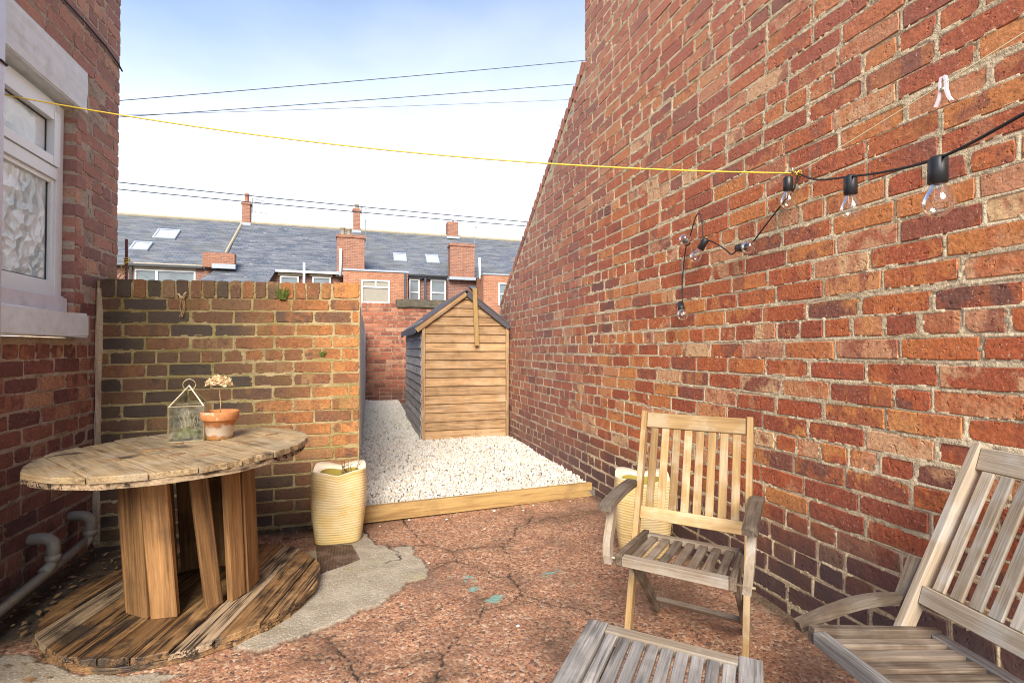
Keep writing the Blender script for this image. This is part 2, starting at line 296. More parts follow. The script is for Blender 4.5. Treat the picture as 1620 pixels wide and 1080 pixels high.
CRACKS = [[(0.273, 3.417), (0.301, 3.236), (0.347, 3.034), (0.366, 2.95), (0.431, 2.884), (0.486, 2.809), (0.494, 2.697), (0.54, 2.63), (0.577, 2.557), (0.644, 2.488), (0.659, 2.426), (0.719, 2.403)],
 [(0.02, 3.304), (0.059, 3.155), (0.084, 3.02), (0.16, 2.982), (0.293, 2.957), (0.366, 2.95)],
 [(0.502, 2.804), (0.58, 2.824), (0.723, 2.795), (0.803, 2.786), (0.876, 2.889), (0.971, 3.05), (1.055, 3.1), (1.257, 3.157), (1.383, 3.182), (1.557, 3.172)],
 [(0.799, 2.772), (0.779, 2.623), (0.723, 2.418), (0.726, 2.329), (0.721, 2.219), (0.757, 2.169), (0.793, 2.112), (0.864, 2.055), (0.945, 2.004), (0.958, 1.918), (0.998, 1.821), (1.1, 1.7)],
 [(0.721, 2.219), (0.649, 2.156), (0.556, 2.149), (0.511, 2.145), (0.469, 2.059), (0.389, 1.971), (0.339, 1.931), (0.316, 1.866), (0.242, 1.858), (0.142, 1.841), (0.074, 1.845), (-0.006, 1.825)],
 [(-0.119, 2.105), (-0.06, 1.981), (-0.034, 1.901), (-0.006, 1.814), (0.025, 1.733)], [(-0.201, 1.993), (-0.138, 1.968), (-0.09, 1.956)],
 [(0.3, 1.859), (0.269, 1.797), (0.247, 1.737), (0.231, 1.69)], [(-0.217, 2.149), (-0.174, 2.157), (-0.141, 2.112), (-0.119, 2.105), (-0.097, 2.112)],
 [(1.055, 3.1), (1.13, 3.238)], [(0.16, 2.982), (0.197, 2.869), (0.211, 2.769), (0.127, 2.731)], [(1.257, 3.157), (1.291, 3.067), (1.444, 3.121)], [(0.494, 2.697), (0.404, 2.634), (0.338, 2.605)]]
PAINT = [(.515, 2.436, .035), (.516, 2.476, .022), (.524, 2.322, .022), (.93, 2.377, .026), (.962, 2.403, .03), (.604, 2.225, .03), (.59, 2.215, .03), (.427, 2.497, .014), (.9, 2.36, .015)]
def vnoise(x, y, s, seed):
    """value noise on a lattice, for laying out relief"""
    r = np.random.default_rng(seed); T = r.random((64, 64)); x = x*s; y = y*s
    i = np.floor(x).astype(int); j = np.floor(y).astype(int); u = x-i; v = y-j; u = u*u*(3-2*u); v = v*v*(3-2*v)
    a = lambda p, q: T[p % 64, q % 64]
    return (a(i, j)*(1-u)+a(i+1, j)*u)*(1-v)+(a(i, j+1)*(1-u)+a(i+1, j+1)*u)*v
def segdist(X, Y, pl):
    d = np.full(X.shape, 9.)
    for (x0, y0), (x1, y1) in zip(pl[:-1], pl[1:]):
        dx, dy = x1-x0, y1-y0; t = np.clip(((X-x0)*dx+(Y-y0)*dy)/(dx*dx+dy*dy), 0, 1)
        d = np.minimum(d, np.hypot(X-x0-t*dx, Y-y0-t*dy))
    return d
def inside(X, Y, poly):
    c = np.zeros(X.shape, bool); n = len(poly)
    for k in range(n):
        (x0, y0), (x1, y1) = poly[k], poly[(k+1) % n]
        if y0 == y1: continue
        c ^= ((y0 > Y) != (y1 > Y)) & (X < (x1-x0)*(Y-y0)/(y1-y0)+x0)
    return c
def signed(X, Y, poly):
    d = segdist(X, Y, poly+[poly[0]]); return np.where(inside(X, Y, poly), -d, d)
xs = np.linspace(-1.51, 1.77, 420)
ys = np.concatenate([np.arange(-1.2, 1.2, .08), np.arange(1.2, 2.6, .006), np.arange(2.6, 3.60, .009)])
X, Y = np.meshgrid(xs, ys); n = X.size
wx = X+.025*(vnoise(X, Y, 14, 1)-.5)+.012*(vnoise(X, Y, 45, 2)-.5); wy = Y+.025*(vnoise(X, Y, 14, 3)-.5)+.012*(vnoise(X, Y, 45, 4)-.5)+.010*(vnoise(X, Y, 95, 41)-.5); wx = wx+.010*(vnoise(X, Y, 95, 40)-.5)
cd = np.full(X.shape, 9.); cwid = .003+.005*vnoise(X, Y, 5, 9)
for pl in CRACKS: cd = np.minimum(cd, segdist(wx, wy, pl))
sp = np.minimum(signed(wx, wy, PATCH), signed(wx, wy, PATCH2))
crack = np.clip(1-cd/cwid, 0, 1); crackz = crack
patch = np.clip(.5-sp/.012, 0, 1)
edge = np.clip(1-np.abs(sp-.004)/.009, 0, 1)
paint = np.zeros_like(X)
for px, py, pr in PAINT: paint = np.maximum(paint, np.clip((1-np.hypot((wx-px)*.7, wy-py)/pr)*3, 0, 1)*(vnoise(X, Y, 60, 5) > .42))
dirt = np.clip((-.95-wx+.15*(vnoise(X, Y, 4, 6)-.5))/.22, 0, 1)*np.clip((wy-2.15-.25*vnoise(X, Y, 5, 8))/.2, 0, 1)
dirt = np.maximum(dirt, np.clip((wy-3.25)/.15, 0, 1)*(X < -.25)); dirt = np.maximum(dirt, np.clip((wx-1.66)/.05, 0, 1)*.8)
wet = np.clip(1.25-cd/.07, 0, 1)*.55*vnoise(X, Y, 9, 12)
for px, py, pr in [(.239, 1.72, .10), (.343, 1.735, .07), (.762, 1.86, .13), (.73, 1.79, .10), (.184, 2.092, .06), (-.1, 1.95, .10), (.55, 2.2, .10)]:
    wet = np.maximum(wet, np.clip(1.2-np.hypot(wx-px, wy-py)/pr, 0, 1)*vnoise(X, Y, 22, 13))
Z = .012*(vnoise(X, Y, 1.6, 20)-.5)+.004*(vnoise(X, Y, 18, 21)-.5)+.0022*(vnoise(X, Y, 75, 22)-.5)*(1-patch)
Z += patch*.007-crack*.012-edge*.006*(patch < .6)-.002
Z += np.clip((X-1.67)/.08, 0, 1)*.035*vnoise(X, Y, 6, 30)
Z -= np.clip((-1.0-X)/.4, 0, 1)*.012
V = np.stack([X, Y, Z], -1).reshape(-1, 3); ny, nx = X.shape
idx = np.arange(n).reshape(ny, nx); Fq = np.stack([idx[:-1, :-1], idx[:-1, 1:], idx[1:, 1:], idx[1:, :-1]], -1).reshape(-1, 4)
def np_mesh(name, V, F, smooth=False):
    me = bpy.data.meshes.new(name); k = F.shape[1]
    me.vertices.add(len(V)); me.vertices.foreach_set('co', np.ascontiguousarray(V, np.float32).ravel())
    me.loops.add(F.size); me.loops.foreach_set('vertex_index', np.ascontiguousarray(F, np.int32).ravel())
    me.polygons.add(len(F)); me.polygons.foreach_set('loop_start', np.arange(0, F.size, k, dtype=np.int32)); me.polygons.foreach_set('loop_total', np.full(len(F), k, np.int32))
    me.polygons.foreach_set('use_smooth', np.full(len(F), smooth)); me.update(calc_edges=True); return me
def vattr(me, name, arr, dom='POINT'):
    a = me.attributes.new(name, 'FLOAT', dom); a.data.foreach_set('value', np.ascontiguousarray(arr, np.float32).ravel())
pm = np_mesh('patio_floor', V, Fq, True)
for nm, a in dict(crack=crack, patch=patch, edge=edge, paint=paint, dirt=dirt, wet=wet).items(): vattr(pm, nm, a)
def ground_mat():
    g = G('red granite concrete'); P = g.pos()
    vo = g.n('TexVoronoi', {'Vector': P, 'Scale': 95., 'Randomness': 1.}); cell = g.n('SeparateColor', {0: vo.outputs['Color']}).outputs[0]
    agg = g.ramp(cell, [(0, (.04, .03, .03)), (.13, (.09, .05, .04)), (.17, (.27, .12, .065)), (.45, (.37, .165, .09)), (.75, (.49, .25, .135)), (.9, (.55, .37, .23)), (1, (.62, .52, .39))])
    vo2 = g.n('TexVoronoi', {'Vector': P, 'Scale': 210., 'Randomness': 1.}); cell2 = g.n('SeparateColor', {0: vo2.outputs['Color']}).outputs[1]
    agg2 = g.ramp(cell2, [(0, (.05, .035, .03)), (.2, (.19, .09, .055)), (.7, (.40, .21, .12)), (1, (.62, .46, .33))])
    big = g.noise(P, 2.3, 5, .6); mid = g.noise(P, 8, 5, .65)
    c = g.mix(.35, agg, agg2)
    c = g.mix(g.mr(mid, .46, .66, 0, .5), c, (.20, .095, .055)); c = g.mix(g.mr(big, .48, .66, 0, .55), c, (.16, .10, .07))
    c = g.mix(g.mr(g.noise(P, 5.5, 6, .72), .55, .70, 0, .6), c, (.11, .065, .04)); c = g.mix(g.mr(g.noise(P, 3.1, 5, .7), .56, .70, 0, .4), c, (.44, .27, .17))
    c = g.mix(g.math('MULTIPLY', g.attr('wet'), .9), c, (.045, .032, .018))
    cc = g.mix(g.mr(mid, .35, .65), (.36, .31, .235), (.28, .235, .175)); cc = g.mix(g.mr(g.noise(P, 30, 4, .7), .58, .72, 0, .5), cc, (.17, .14, .09)); cc = g.mix(g.mr(cell2, .9, .93, 0, .5), cc, (.6, .54, .45))
    cc = g.mix(g.mr(big, .55, .66, 0, .45), cc, (.28, .26, .12))
    c = g.mix(g.attr('patch'), c, cc)
    c = g.mix(g.math('MULTIPLY', g.attr('paint'), .7), c, (.16, .38, .33))
    dc = g.mix(g.mr(mid, .45, .6), (.045, .034, .022), (.09, .065, .04)); c = g.mix(g.math('MULTIPLY', g.attr('dirt'), g.mr(mid, .3, .5, .75, 1)), c, dc)
    c = g.mix(g.math('MULTIPLY', g.attr('edge'), .7), c, (.07, .045, .03)); c = g.mix(g.math('MULTIPLY', g.attr('crack'), 1.5, clamp=True), c, (.035, .022, .017))
    h = g.math('ADD', g.math('MULTIPLY', vo.outputs['Distance'], -.5), g.math('ADD', g.noise(P, 60, 4, .7), mid))
    ro = g.mr(big, .4, .65, .85, .5)
    return g.bsdf(c, ro, g.bump(h, .6, .006), .4)
M_ground = ground_mat()
tag(link('patio_floor', pm, M_ground), 'cracked red aggregate concrete yard floor with a grey patch', kind='structure')
M_earth = plain('earth', (.10, .085, .05), .95, var=.4, scale=2)
tag(MB().add([(-300, -300, -.06), (300, -300, -.06), (300, 500, -.06), (-300, 500, -.06)], [(0, 1, 2, 3)]).build('ground', M_earth), 'bare earth around the yards', kind='structure')
M_grit = plain('grit below stones', (.15, .13, .11), .95, var=.5, scale=90, bump=.8)
tag(MB().box(-.02, 1.76, 3.50, 10.22, -.05, .05).build('gravel_base', M_grit), 'grit bed under the white stones', kind='structure')

# ------------------------------------------------------------------ bricks
HB = .068
def brick_data(L, H, D, seed, rough=1.):
    """front face looks along -Y at y=0, the body runs back to y=D"""
    r = random.Random(seed); h = L/2; k = H/2
    pts = [(-h, -k), (-h/3, -k), (h/3, -k), (h, -k), (h, 0), (h, k), (h/3, k), (-h/3, k), (-h, k), (-h, 0)]
    out = []
    for i, (x, z) in enumerate(pts):
        j = .0017*rough; c = i in (0, 3, 5, 8); pull = r.random()**2*.005*rough if c else 0
        if r.random() < .10: pull += .005*rough*r.random()
        nx_ = -math.copysign(1, x) if abs(x) > h*.9 else 0; nz_ = -math.copysign(1, z) if abs(z) > k*.9 else 0
        out.append((x+r.uniform(-j, j)+nx_*pull, z+r.uniform(-j, j)+nz_*pull))
    m = len(out); ins = .0024; tx = r.uniform(-.008, .008); tz = r.uniform(-.012, .012)
    v = []
    for x, z in out: v.append((x*(1-ins/h), tx*x+tz*z+r.uniform(-.0006, .0006), z*(1-ins/k)))
    for x, z in out: v.append((x, .0026+tx*x+tz*z, z))
    for x, z in out: v.append((x*1.004, D, z*1.01))
    f = [tuple(range(m))]+[(a*m+i, (a+1)*m+i, (a+1)*m+(i+1) % m, a*m+(i+1) % m) for a in (0, 1) for i in range(m)]
    return np.array(v), f
_var = {}
def variant(kind, D, seed, rough):
    key = (kind, D, seed, rough)
    if key not in _var:
        L, H = {'s': (.225, HB), 'h': (.108, HB), 'q': (.16, HB), 'o': (.068, .105)}[kind]
        _var[key] = (brick_data(L, H, D, hash((kind, seed)) % 9973, rough), {}, L, H)
    return _var[key]
class Wall:
    """collects the bricks of one wall; the 300 that show largest become objects of their own"""
    def __init__(s, root, mat, frame, rough=1.):
        s.root = root; s.mat = mat; s.fr = frame; s.b = []; s.rect = []; s.rough = rough
    def put(s, u, z, L, H=HB, kind=None, D=.03, du=0., proud=0., rot=0.):
        kind = kind or ('s' if L > .19 else 'q' if L > .135 else 'h')
        (vf, cache, l0, h0) = variant(kind, D, random.randrange(12), s.rough)
        M = s.fr @ Matrix.Translation((u, proud+random.uniform(-.0018, .0018), z)) @ Matrix.Rotation(rot+random.uniform(-.008, .008), 4, 'Y') @ Matrix.Diagonal((L/l0, 1, H/h0, 1))
        c = M.translation; s.b.append((vf, cache, M, L*H/max((c-CAM).length, .3)**2, random.random())); s.rect.append((u, z, L, H))
    def courses(s, u0, u1, z0, nrow, course=.08, headers=None, ok=None, D=.03, deep=None, wob=.004, thick=.0115, half=None, endj=0.):
        for i in range(nrow):
            z = z0+course*(i+.5); hd = headers is not None and headers(i)
            step = .1175 if hd else .235; off = (half(i) if half else (i % 2)*.5+random.uniform(-.06, .06))*step if not hd else random.random()*.1
            u = u0-off; ph = random.random()*6
            while u < u1-.02:
                Lj = step+random.uniform(-.006, .006)
                if not hd and random.random() < .05: Lj = .1175
                a = max(u, u0); b = min(u+Lj, u1+endj*(i % 2)); u += Lj
                if b-a < .045: continue
                um = (a+b)/2; zz = z+wob*math.sin(um*2.1+ph)+random.uniform(-.001, .001)
                if ok and not ok(um, zz, b-a): continue
                s.put(um, zz, b-a-thick+random.uniform(-.003, .003), HB+random.uniform(-.003, .003), D=(deep if deep and (a <= u0+.001 or b >= u1-.03) else D))
    def pointing(s, mat, u0, u1, z0, z1, res, seed, rag=.008, ok=None, lift=None):
        """uneven mortar smeared over the brick edges: real relief, left out where the brick face is clear"""
        nu = int((u1-u0)/res)+1; nz_ = int((z1-z0)/res)+1; U = np.linspace(u0, u1, nu); Zz = np.linspace(z0, z1, nz_); GU, GZ = np.meshgrid(U, Zz); D = np.full(GU.shape, -1.)
        for u, z, L, H in s.rect:
            a, b = np.searchsorted(U, [u-L/2-.03, u+L/2+.03]); c, d = np.searchsorted(Zz, [z-H/2-.03, z+H/2+.03])
            if b <= a or d <= c: continue
            D[c:d, a:b] = np.maximum(D[c:d, a:b], np.minimum(L/2-np.abs(GU[c:d, a:b]-u), H/2-np.abs(GZ[c:d, a:b]-z)))
        nA = vnoise(GU+40, GZ+40, 21, seed); nB = vnoise(GU+40, GZ+40, 70, seed+1); nC = vnoise(GU+40, GZ+40, 3.1, seed+2)
        t = rag*np.clip(.10+1.5*(nA*.55+nB*.45-.42)+.7*(nC-.5), -.05, 1.4)
        m = D < t
        dep = np.where(m, .0028-.0046*np.clip((D+.004)/.006, 0, 1)+.0024*(nB-.5)+.0016*(nA-.5), .011)
        keep = m & (D > -.5)
        if ok is not None: keep &= ok(GU, GZ)
        k4 = keep[:-1, :-1] | keep[1:, :-1] | keep[:-1, 1:] | keep[1:, 1:]
        if ok is not None: kk = ok(GU, GZ); k4 &= kk[:-1, :-1] & kk[1:, :-1] & kk[:-1, 1:] & kk[1:, 1:]
        if lift is not None: GZ = GZ+lift(GU, GZ)
        V = np.stack([GU, dep, GZ], -1).reshape(-1, 3); I = np.arange(GU.size).reshape(GU.shape)
        F = np.stack([I[:-1, :-1], I[:-1, 1:], I[1:, 1:], I[1:, :-1]], -1)[k4]
        used = np.unique(F); re = np.zeros(GU.size, int); re[used] = np.arange(len(used))
        A = np.array(s.fr); me = np_mesh('pointing', V[used] @ A[:3, :3].T+A[:3, 3], re[F], True)
        o = link('pointing', me, mat, s.root, s.root.matrix_basis.inverted()); o['kind'] = 'stuff'
    def finish(s, limit=300):
        s.b.sort(key=lambda q: -q[3])
        inv = s.root.matrix_basis.inverted()
        for vf, cache, M, _, rv in s.b[:limit]:
            if 'me' not in cache: cache['me'] = {}
            if s.mat.name not in cache['me']:
                me = mesh('brick', vf[0], vf[1]); me.materials.append(s.mat); cache['me'][s.mat.name] = me
            o = link('brick', cache['me'][s.mat.name], None, s.root, inv @ M); o['rnd'] = rv
        rest = s.b[limit:]
        if rest:
            VV = []; FF = []; rv_ = []; off = 0
            for vf, cache, M, _, rv in rest:
                A = np.array(M); VV.append(vf[0] @ A[:3, :3].T+A[:3, 3]); FF += [tuple(i+off for i in q) for q in vf[1]]; off += len(vf[0]); rv_ += [rv]*len(vf[1])
            me = mesh('brick', np.concatenate(VV), FF); vattr(me, 'rnd', rv_, 'FACE')
            o = link('brick', me, s.mat, s.root, inv); o['kind'] = 'stuff'
RX, LX = 1.744, -1.494
# --- tall gable wall on the right and the raking wall beyond it
def rake(y): return 3.5-(y-3.67)*.7024
gable = thing('brick_wall', 'tall red brick gable wall filling the right side of the yard', 'wall', (RX, 1.5, 0))
raking = thing('brick_wall', 'weathered purple brick wall with sloping top beyond the gable edge', 'wall', (RX, 5, 0))
fr_r = Matrix.Translation((RX, 0, 0)) @ Matrix.Rotation(R(-90), 4, 'Z') @ Matrix.Diagonal((-1, 1, 1, 1))
# mirrored frame would flip normals: use a frame whose X runs along -Y instead
fr_r = Matrix.Translation((RX, 0, 0)) @ Matrix.Rotation(R(-90), 4, 'Z')
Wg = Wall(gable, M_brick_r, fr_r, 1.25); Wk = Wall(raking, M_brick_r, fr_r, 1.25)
hd = lambda i: i % 6 == 3
Wk.courses(-10.15, .4, -.02, 19, headers=hd)
Wk.courses(-6.6, .4, -.02+.08*19, 23, headers=lambda i: hd(i+19), ok=lambda u, z, L: z+HB/2 < rake(-u+L*.35)-.015)
Wg.b = [q for q in Wk.b if q[2].translation.y < 3.60]; Wk.b = [q for q in Wk.b if q[2].translation.y >= 3.60]; Wg.rect = [q for q in Wk.rect if -q[0] < 3.60]; Wk.rect = [q for q in Wk.rect if -q[0] >= 3.60]; rect_r = list(Wg.rect)+list(Wk.rect)
Wg.courses(-3.672, .4, -.02+.08*42, 14, headers=lambda i: hd(i+42), deep=.11)
# tumbled bricks along the slope
sl_a = math.atan(.7024)
for k in range(31):
    y = 3.72+k*.0825
    Wk.put(-y, rake(y)+.012, .068, .10, 'o', D=.2, rot=sl_a, proud=-.006)
Wg.rect += [q for q in Wk.rect if -q[0] < 4.0]; Wk.rect = [q for q in Wk.rect]+[q for q in Wg.rect if -q[0] > 3.2]
Wg.pointing(M_mort_r, -3.62, -.2, .0, 3.9, .008, 100, .012)
Wk.pointing(M_mort_k, -6.5, -3.62, .0, 3.4, .010, 110, .012, ok=lambda u, z: z < rake(-u)-.04)
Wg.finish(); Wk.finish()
inv = lambda o: o.matrix_basis.inverted()
MB().box(RX+.0045, RX+.24, -1.6, 3.664, -.05, 5.0).build('mortar_core', M_mort_r, gable, inv(gable))
pr = [(3.666, -.05), (10.2, -.05), (10.2, 1.50), (6.5, 1.50), (3.666, rake(3.666)-.03)]
MB().prism([(RX+.006, y, z) for y, z in pr], [(RX+.23, y, z) for y, z in pr]).build('mortar_core', M_mort_k, raking, inv(raking))

# --- house wall on the left with its window
house = thing('house_wall', 'weathered brick house wall with white sill and lintel along the left edge', 'wall', (LX, 3, 0))
fr_l = Matrix.Translation((LX, 0, 0)) @ Matrix.Rotation(R(90), 4, 'Z')
WY0, WY1, WZ0, WZ1 = 1.9, 3.25, 1.335, 2.464
Wh = Wall(house, M_brick_h, fr_l, 1.3)
Wh.courses(1.32, 3.745, -.025, 51, headers=lambda i: i % 6 == 2, deep=.11,
           ok=lambda u, z, L: not (u+L/2 > 1.6 and u-L/2 < WY1+.10 and WZ1 < z < 2.715) and not (u-L/2 < WY1-.002 and u+L/2 > WY0 and 1.20 < z < WZ1+.02) and not (u < 3.262 and 1.18 < z < 1.345))
for i in range(15):      # closers up the jamb
    z = 1.305+.08*(i+.5)
    if z < WZ1: Wh.put(WY1+.052 if i % 2 else WY1+.03, z, .10 if i % 2 else .052, D=.11, kind='h', proud=-.001)
Wh.pointing(M_mort_h, 2.3, 3.735, .1, 3.6, .008, 120, .013, ok=lambda u, z: ~((u < WY1+.012) & (z > 1.19) & (z < 2.72)) & ~((u < 3.36) & (z > 2.45) & (z < 2.72)) & ~((u < 3.28) & (z > 1.19) & (z < 1.35)))
Wh.finish()
hm = MB()
hm.box(LX-.24, LX-.0045, 1.3, 3.735, -.05, 1.20); hm.box(LX-.24, LX-.0045, 1.3, 3.735, 2.70, 5.2)
hm.box(LX-.24, LX-.0045, WY1+.006, 3.735, 1.20, 2.70); hm.box(LX-.24, LX-.0045, 1.3, 1.8, 1.20, 2.70)
hm.build('mortar_core', M_mort_h, house, inv(house))
def rough_block(name, mat, parent, x0, x1, y0, y1, z0, z1, seed, amp=.006, cuts=7):
    bm = bmesh.new(); bmesh.ops.create_cube(bm, size=1)
    for v in bm.verts: v.co = Vector((x0+(v.co.x+.5)*(x1-x0), y0+(v.co.y+.5)*(y1-y0), z0+(v.co.z+.5)*(z1-z0)))
    bmesh.ops.bevel(bm, geom=list(bm.edges), offset=.006, segments=2, affect='EDGES')
    bmesh.ops.subdivide_edges(bm, edges=[e for e in bm.edges if e.calc_length() > .12], cuts=cuts, use_grid_fill=True)
    r = random.Random(seed)
    for v in bm.verts: v.co += Vector((r.uniform(-amp, amp), r.uniform(-amp, amp)*.5, r.uniform(-amp, amp)))
    me = bpy.data.meshes.new(name); bm.to_mesh(me); bm.free(); return link(name, me, mat, parent, inv(parent))
rough_block('window_sill', M_white, house, LX-.05, LX+.062, 1.7, 3.265, 1.205, 1.332, 3, .006)
rough_block('lintel', M_white, house, LX-.2, LX+.008, 1.5, 3.345, 2.466, 2.70, 4, .0025)
win = thing('window', None, None, (LX-.055, 2.6, WZ0)); win.parent = house; win.matrix_basis = inv(house) @ Matrix.Translation((LX-.055, 2.6, WZ0))
wx0 = .0   # frame front plane, local x
def wbox(name, mat, x0, x1, y0, y1, z0, z1): return MB().box(x0, x1, y0-2.6, y1-2.6, z0-WZ0, z1-WZ0).build(name, mat, win)
fm = MB()
def fb(x0, x1, y0, y1, z0, z1): fm.box(x0, x1, y0-2.6, y1-2.6, z0-WZ0, z1-WZ0)
fb(-.06, 0, 3.185, 3.245, 1.42, 2.44); fb(-.06, 0, WY0, 1.96, 1.42, 2.44); fb(-.058, -.002, 1.96, 3.185, 2.385, 2.44); fb(-.058, -.002, 1.96, 3.185, 1.42, 1.475); fb(-.056, .004, 1.96, 3.185, 2.035, 2.095)
fm.build('frame', M_upvc, win)
fm = MB()      # opening light of the fanlight: proud inner frame
fb(-.05, .014, 3.135, 3.188, 2.10, 2.38); fb(-.05, .014, 1.99, 2.04, 2.10, 2.38); fb(-.048, .012, 2.04, 3.135, 2.335, 2.38); fb(-.048, .012, 2.04, 3.135, 2.10, 2.145)
fm.build('fanlight_frame', M_upvc, win)
fm = MB(); fb(-.052, -.008, 3.155, 3.184, 1.476, 2.034); fb(-.05, -.01, 1.96, 3.155, 1.476, 1.50); fb(-.05, -.01, 1.96, 3.155, 2.012, 2.034)
fm.build('glazing_bead', M_upvc, win)
fm = MB(); fb(-.035, -.022, 3.147, 3.1545, 1.50, 2.012); fb(-.03, -.02, 3.1275, 3.1345, 2.145, 2.335); fb(-.03, -.02, 2.04, 3.1275, 2.328, 2.3345); fb(-.035, -.022, 1.96, 3.147, 1.5005, 1.507)
fm.build('gasket', M_black, win)
def leafglass(nm, k):
    g = G(nm); P = g.map(g.pos(), (1, 1, 1)); nv = g.n('TexNoise', {'Vector': P, 'Scale': 9.}).outputs['Color']
    Pd = g.n('VectorMath', {0: P, 1: g.n('VectorMath', {0: nv, 'Scale': .09}, operation='SCALE').outputs[0]}, operation='ADD').outputs[0]
    vo = g.n('TexVoronoi', {'Vector': Pd, 'Scale': 15.}); c1 = g.n('SeparateColor', {0: vo.outputs['Color']}).outputs[0]
    # each cell is a leaf with its own slope
    st = g.n('TexWave', {'Vector': Pd, 'Scale': 5., 'Distortion': 6., 'Detail': 2.}).outputs['Fac']
    c = g.mix(c1, (.42, .52, .52), (.70, .80, .79)); c = g.mix(g.mr(st, .2, .8, 0, .4), c, (.80, .84, .83))  # pale facet tones put reflected sky into the glass colour
    h = g.math('ADD', g.math('MULTIPLY', vo.outputs['Distance'], 1.), g.math('MULTIPLY', c1, .5))
    return g.bsdf(c, .16, g.bump(h, k, .02), .6)
M_leafglass = leafglass('patterned leaf glass', .55); M_leafglass2 = leafglass('patterned fanlight glass', .12)
wbox('pane', M_leafglass, -.036, -.026, 1.96, 3.17, 1.49, 2.02); wbox('pane', M_leafglass2, -.034, -.024, 2.03, 3.14, 2.14, 2.34)
fm = MB(); fb(-.07, .028, WY0, 3.24, 1.336, 1.415); fm.build('sill_board', M_upvc2, win)
MB().tube([(-.0, .612, -.0), (-.004, .640, .05), (-.004, .643, .09)], .014, 8).build('sealant', M_upvc2, win, smooth=True)

# --- garden wall facing the viewer
gwall = thing('brick_wall', 'mossy orange and black brick wall behind the cable drum table', 'wall', (-.75, 3.477, 0))
Ww = Wall(gwall, M_brick_g, Matrix.Translation((0, 3.477, 0)), 1.15)
GX0, GX1 = LX+.022, -.012
Ww.courses(GX0, GX1, .009-.0, 18, deep=.2, headers=lambda i: i == 13, half=lambda i: (i % 2)*.5+.02, wob=.002)
u = GX0-.01
while u < GX1-.23:
    w = random.uniform(.068, .088); Ww.put(u+w/2, 1.503, w-.012, .108+random.uniform(-.004, .004), 'o', D=.215, proud=-.003, rot=random.uniform(-.02, .02)); u += w
Ww.put((u+GX1)/2, 1.508, GX1-u-.012, .104, 's', D=.215, proud=-.004)
Ww.pointing(M_mort_g, GX0, GX1, .01, 1.55, .008, 130, .012, lift=lambda u, z: .03*(u-LX)/1.48*(z/1.5))
def skew(M):    # the courses climb slightly to the right with height
    c = M.translation; c.z += .03*(c.x-LX)/1.48*(c.z/1.5); M.translation = c; return M
Ww.b = [(a, b, skew(M), s_, rv) for a, b, M, s_, rv in Ww.b]; Ww.finish()
MB().prism([(LX+.005, 3.482, -.05), (-.02, 3.482, -.05), (-.02, 3.482, 1.577), (LX+.005, 3.482, 1.547)], [(LX+.005, 3.69, -.05), (-.02, 3.69, -.05), (-.02, 3.69, 1.577), (LX+.005, 3.69, 1.547)]).build('mortar_core', M_mort_g, gwall, inv(gwall))
rough_block('mortar_fillet', M_mort_r, gwall, LX+.003, LX+.034, 3.466, 3.50, 0, 1.50, 8, .006, 12)

# --- back wall and limewashed side wall
bwall = thing('brick_wall', 'dark stained red brick wall at the far end of the gravel', 'wall', (.9, 10.2, 0))
Wb = Wall(bwall, M_brick_b, Matrix.Translation((0, 10.2, 0)))
Wb.courses(.0, 1.76, .06, 24)
u = 0.
while u < .66: Wb.put(u+.055, 2.03, .10, .085, 'h', D=.2); u += .112
Wb.finish()
MB().box(-.05, 1.76, 10.208, 10.42, -.05, 2.06).build('mortar_core', M_mort_b, bwall, inv(bwall))
rough_block('coping_stone', M_cope, bwall, .67, 1.75, 10.15, 10.45, 2.0, 2.16, 5, .008)
side = thing('rendered_wall', 'flaking limewashed wall edge running back beside the white gravel', 'wall', (0, 4, 0))
n_ = 24; v = []; f = []
for i in range(n_+1):
    t = i/n_; y = 3.70+t*6.48; x = -.024+t*.10
    for z in (0, .35, .7, 1.05, 1.32, 1.50): v.append((x+random.uniform(-.005, .005), y, z+(random.uniform(-.02, .02) if z == 1.5 else 0)))
    v.append((x-.2, y, 1.5)); v.append((x-.2, y, 0))
for i in range(n_):
    for k in range(8): a = i*8+k; b = i*8+(k+1) % 8; f.append((a, a+8, b+8, b))
f += [tuple(range(8)), tuple(range(n_*8, n_*8+8))[::-1]]
link('wall_face', mesh('wall_face', v, f), M_lime, side, inv(side))

# ------------------------------------------------------------------ timber edging and gravel
ed = thing('timber_edging', 'long treated timber board holding back the white gravel', 'edging', (.87, 3.47, 0))
b_ = board('timber', M_sleeper, ed, (0-.87-.005, 3.405-3.47, .056), (1.722-.87, 3.525-3.47, .053), (0, -1, .05), .105, .045, .004)
def rock(seed, sub=2):
    bm = bmesh.new(); bmesh.ops.create_icosphere(bm, subdivisions=sub, radius=1); r = random.Random(seed)
    pl = [(Vector((r.gauss(0, 1), r.gauss(0, 1), r.gauss(0, 1))).normalized(), r.uniform(.55, .85)) for _ in range(9)]
    for v in bm.verts:
        for nn, d in pl:
            e = v.co.dot(nn)-d
            if e > 0: v.co -= nn*e
    bm.verts.ensure_lookup_table(); V = np.array([v.co[:] for v in bm.verts]); F = np.array([[q.index for q in fc.verts] for fc in bm.faces]); bm.free(); return V, F
rocks = [rock(40+i) for i in range(10)]
SH = (.68, 1.72, 5.83, 7.9)      # shed footprint x0 x1 y0 y1
PV = []; PF = []; PR = []; off = 0
def lvl(x, y): return .078+.014*max(0, min(1, (y-3.6)/2))+.045*max(0, min(1, (y-6)/4))+.012*math.sin(x*5+y*3)*math.sin(y*2.3-x)
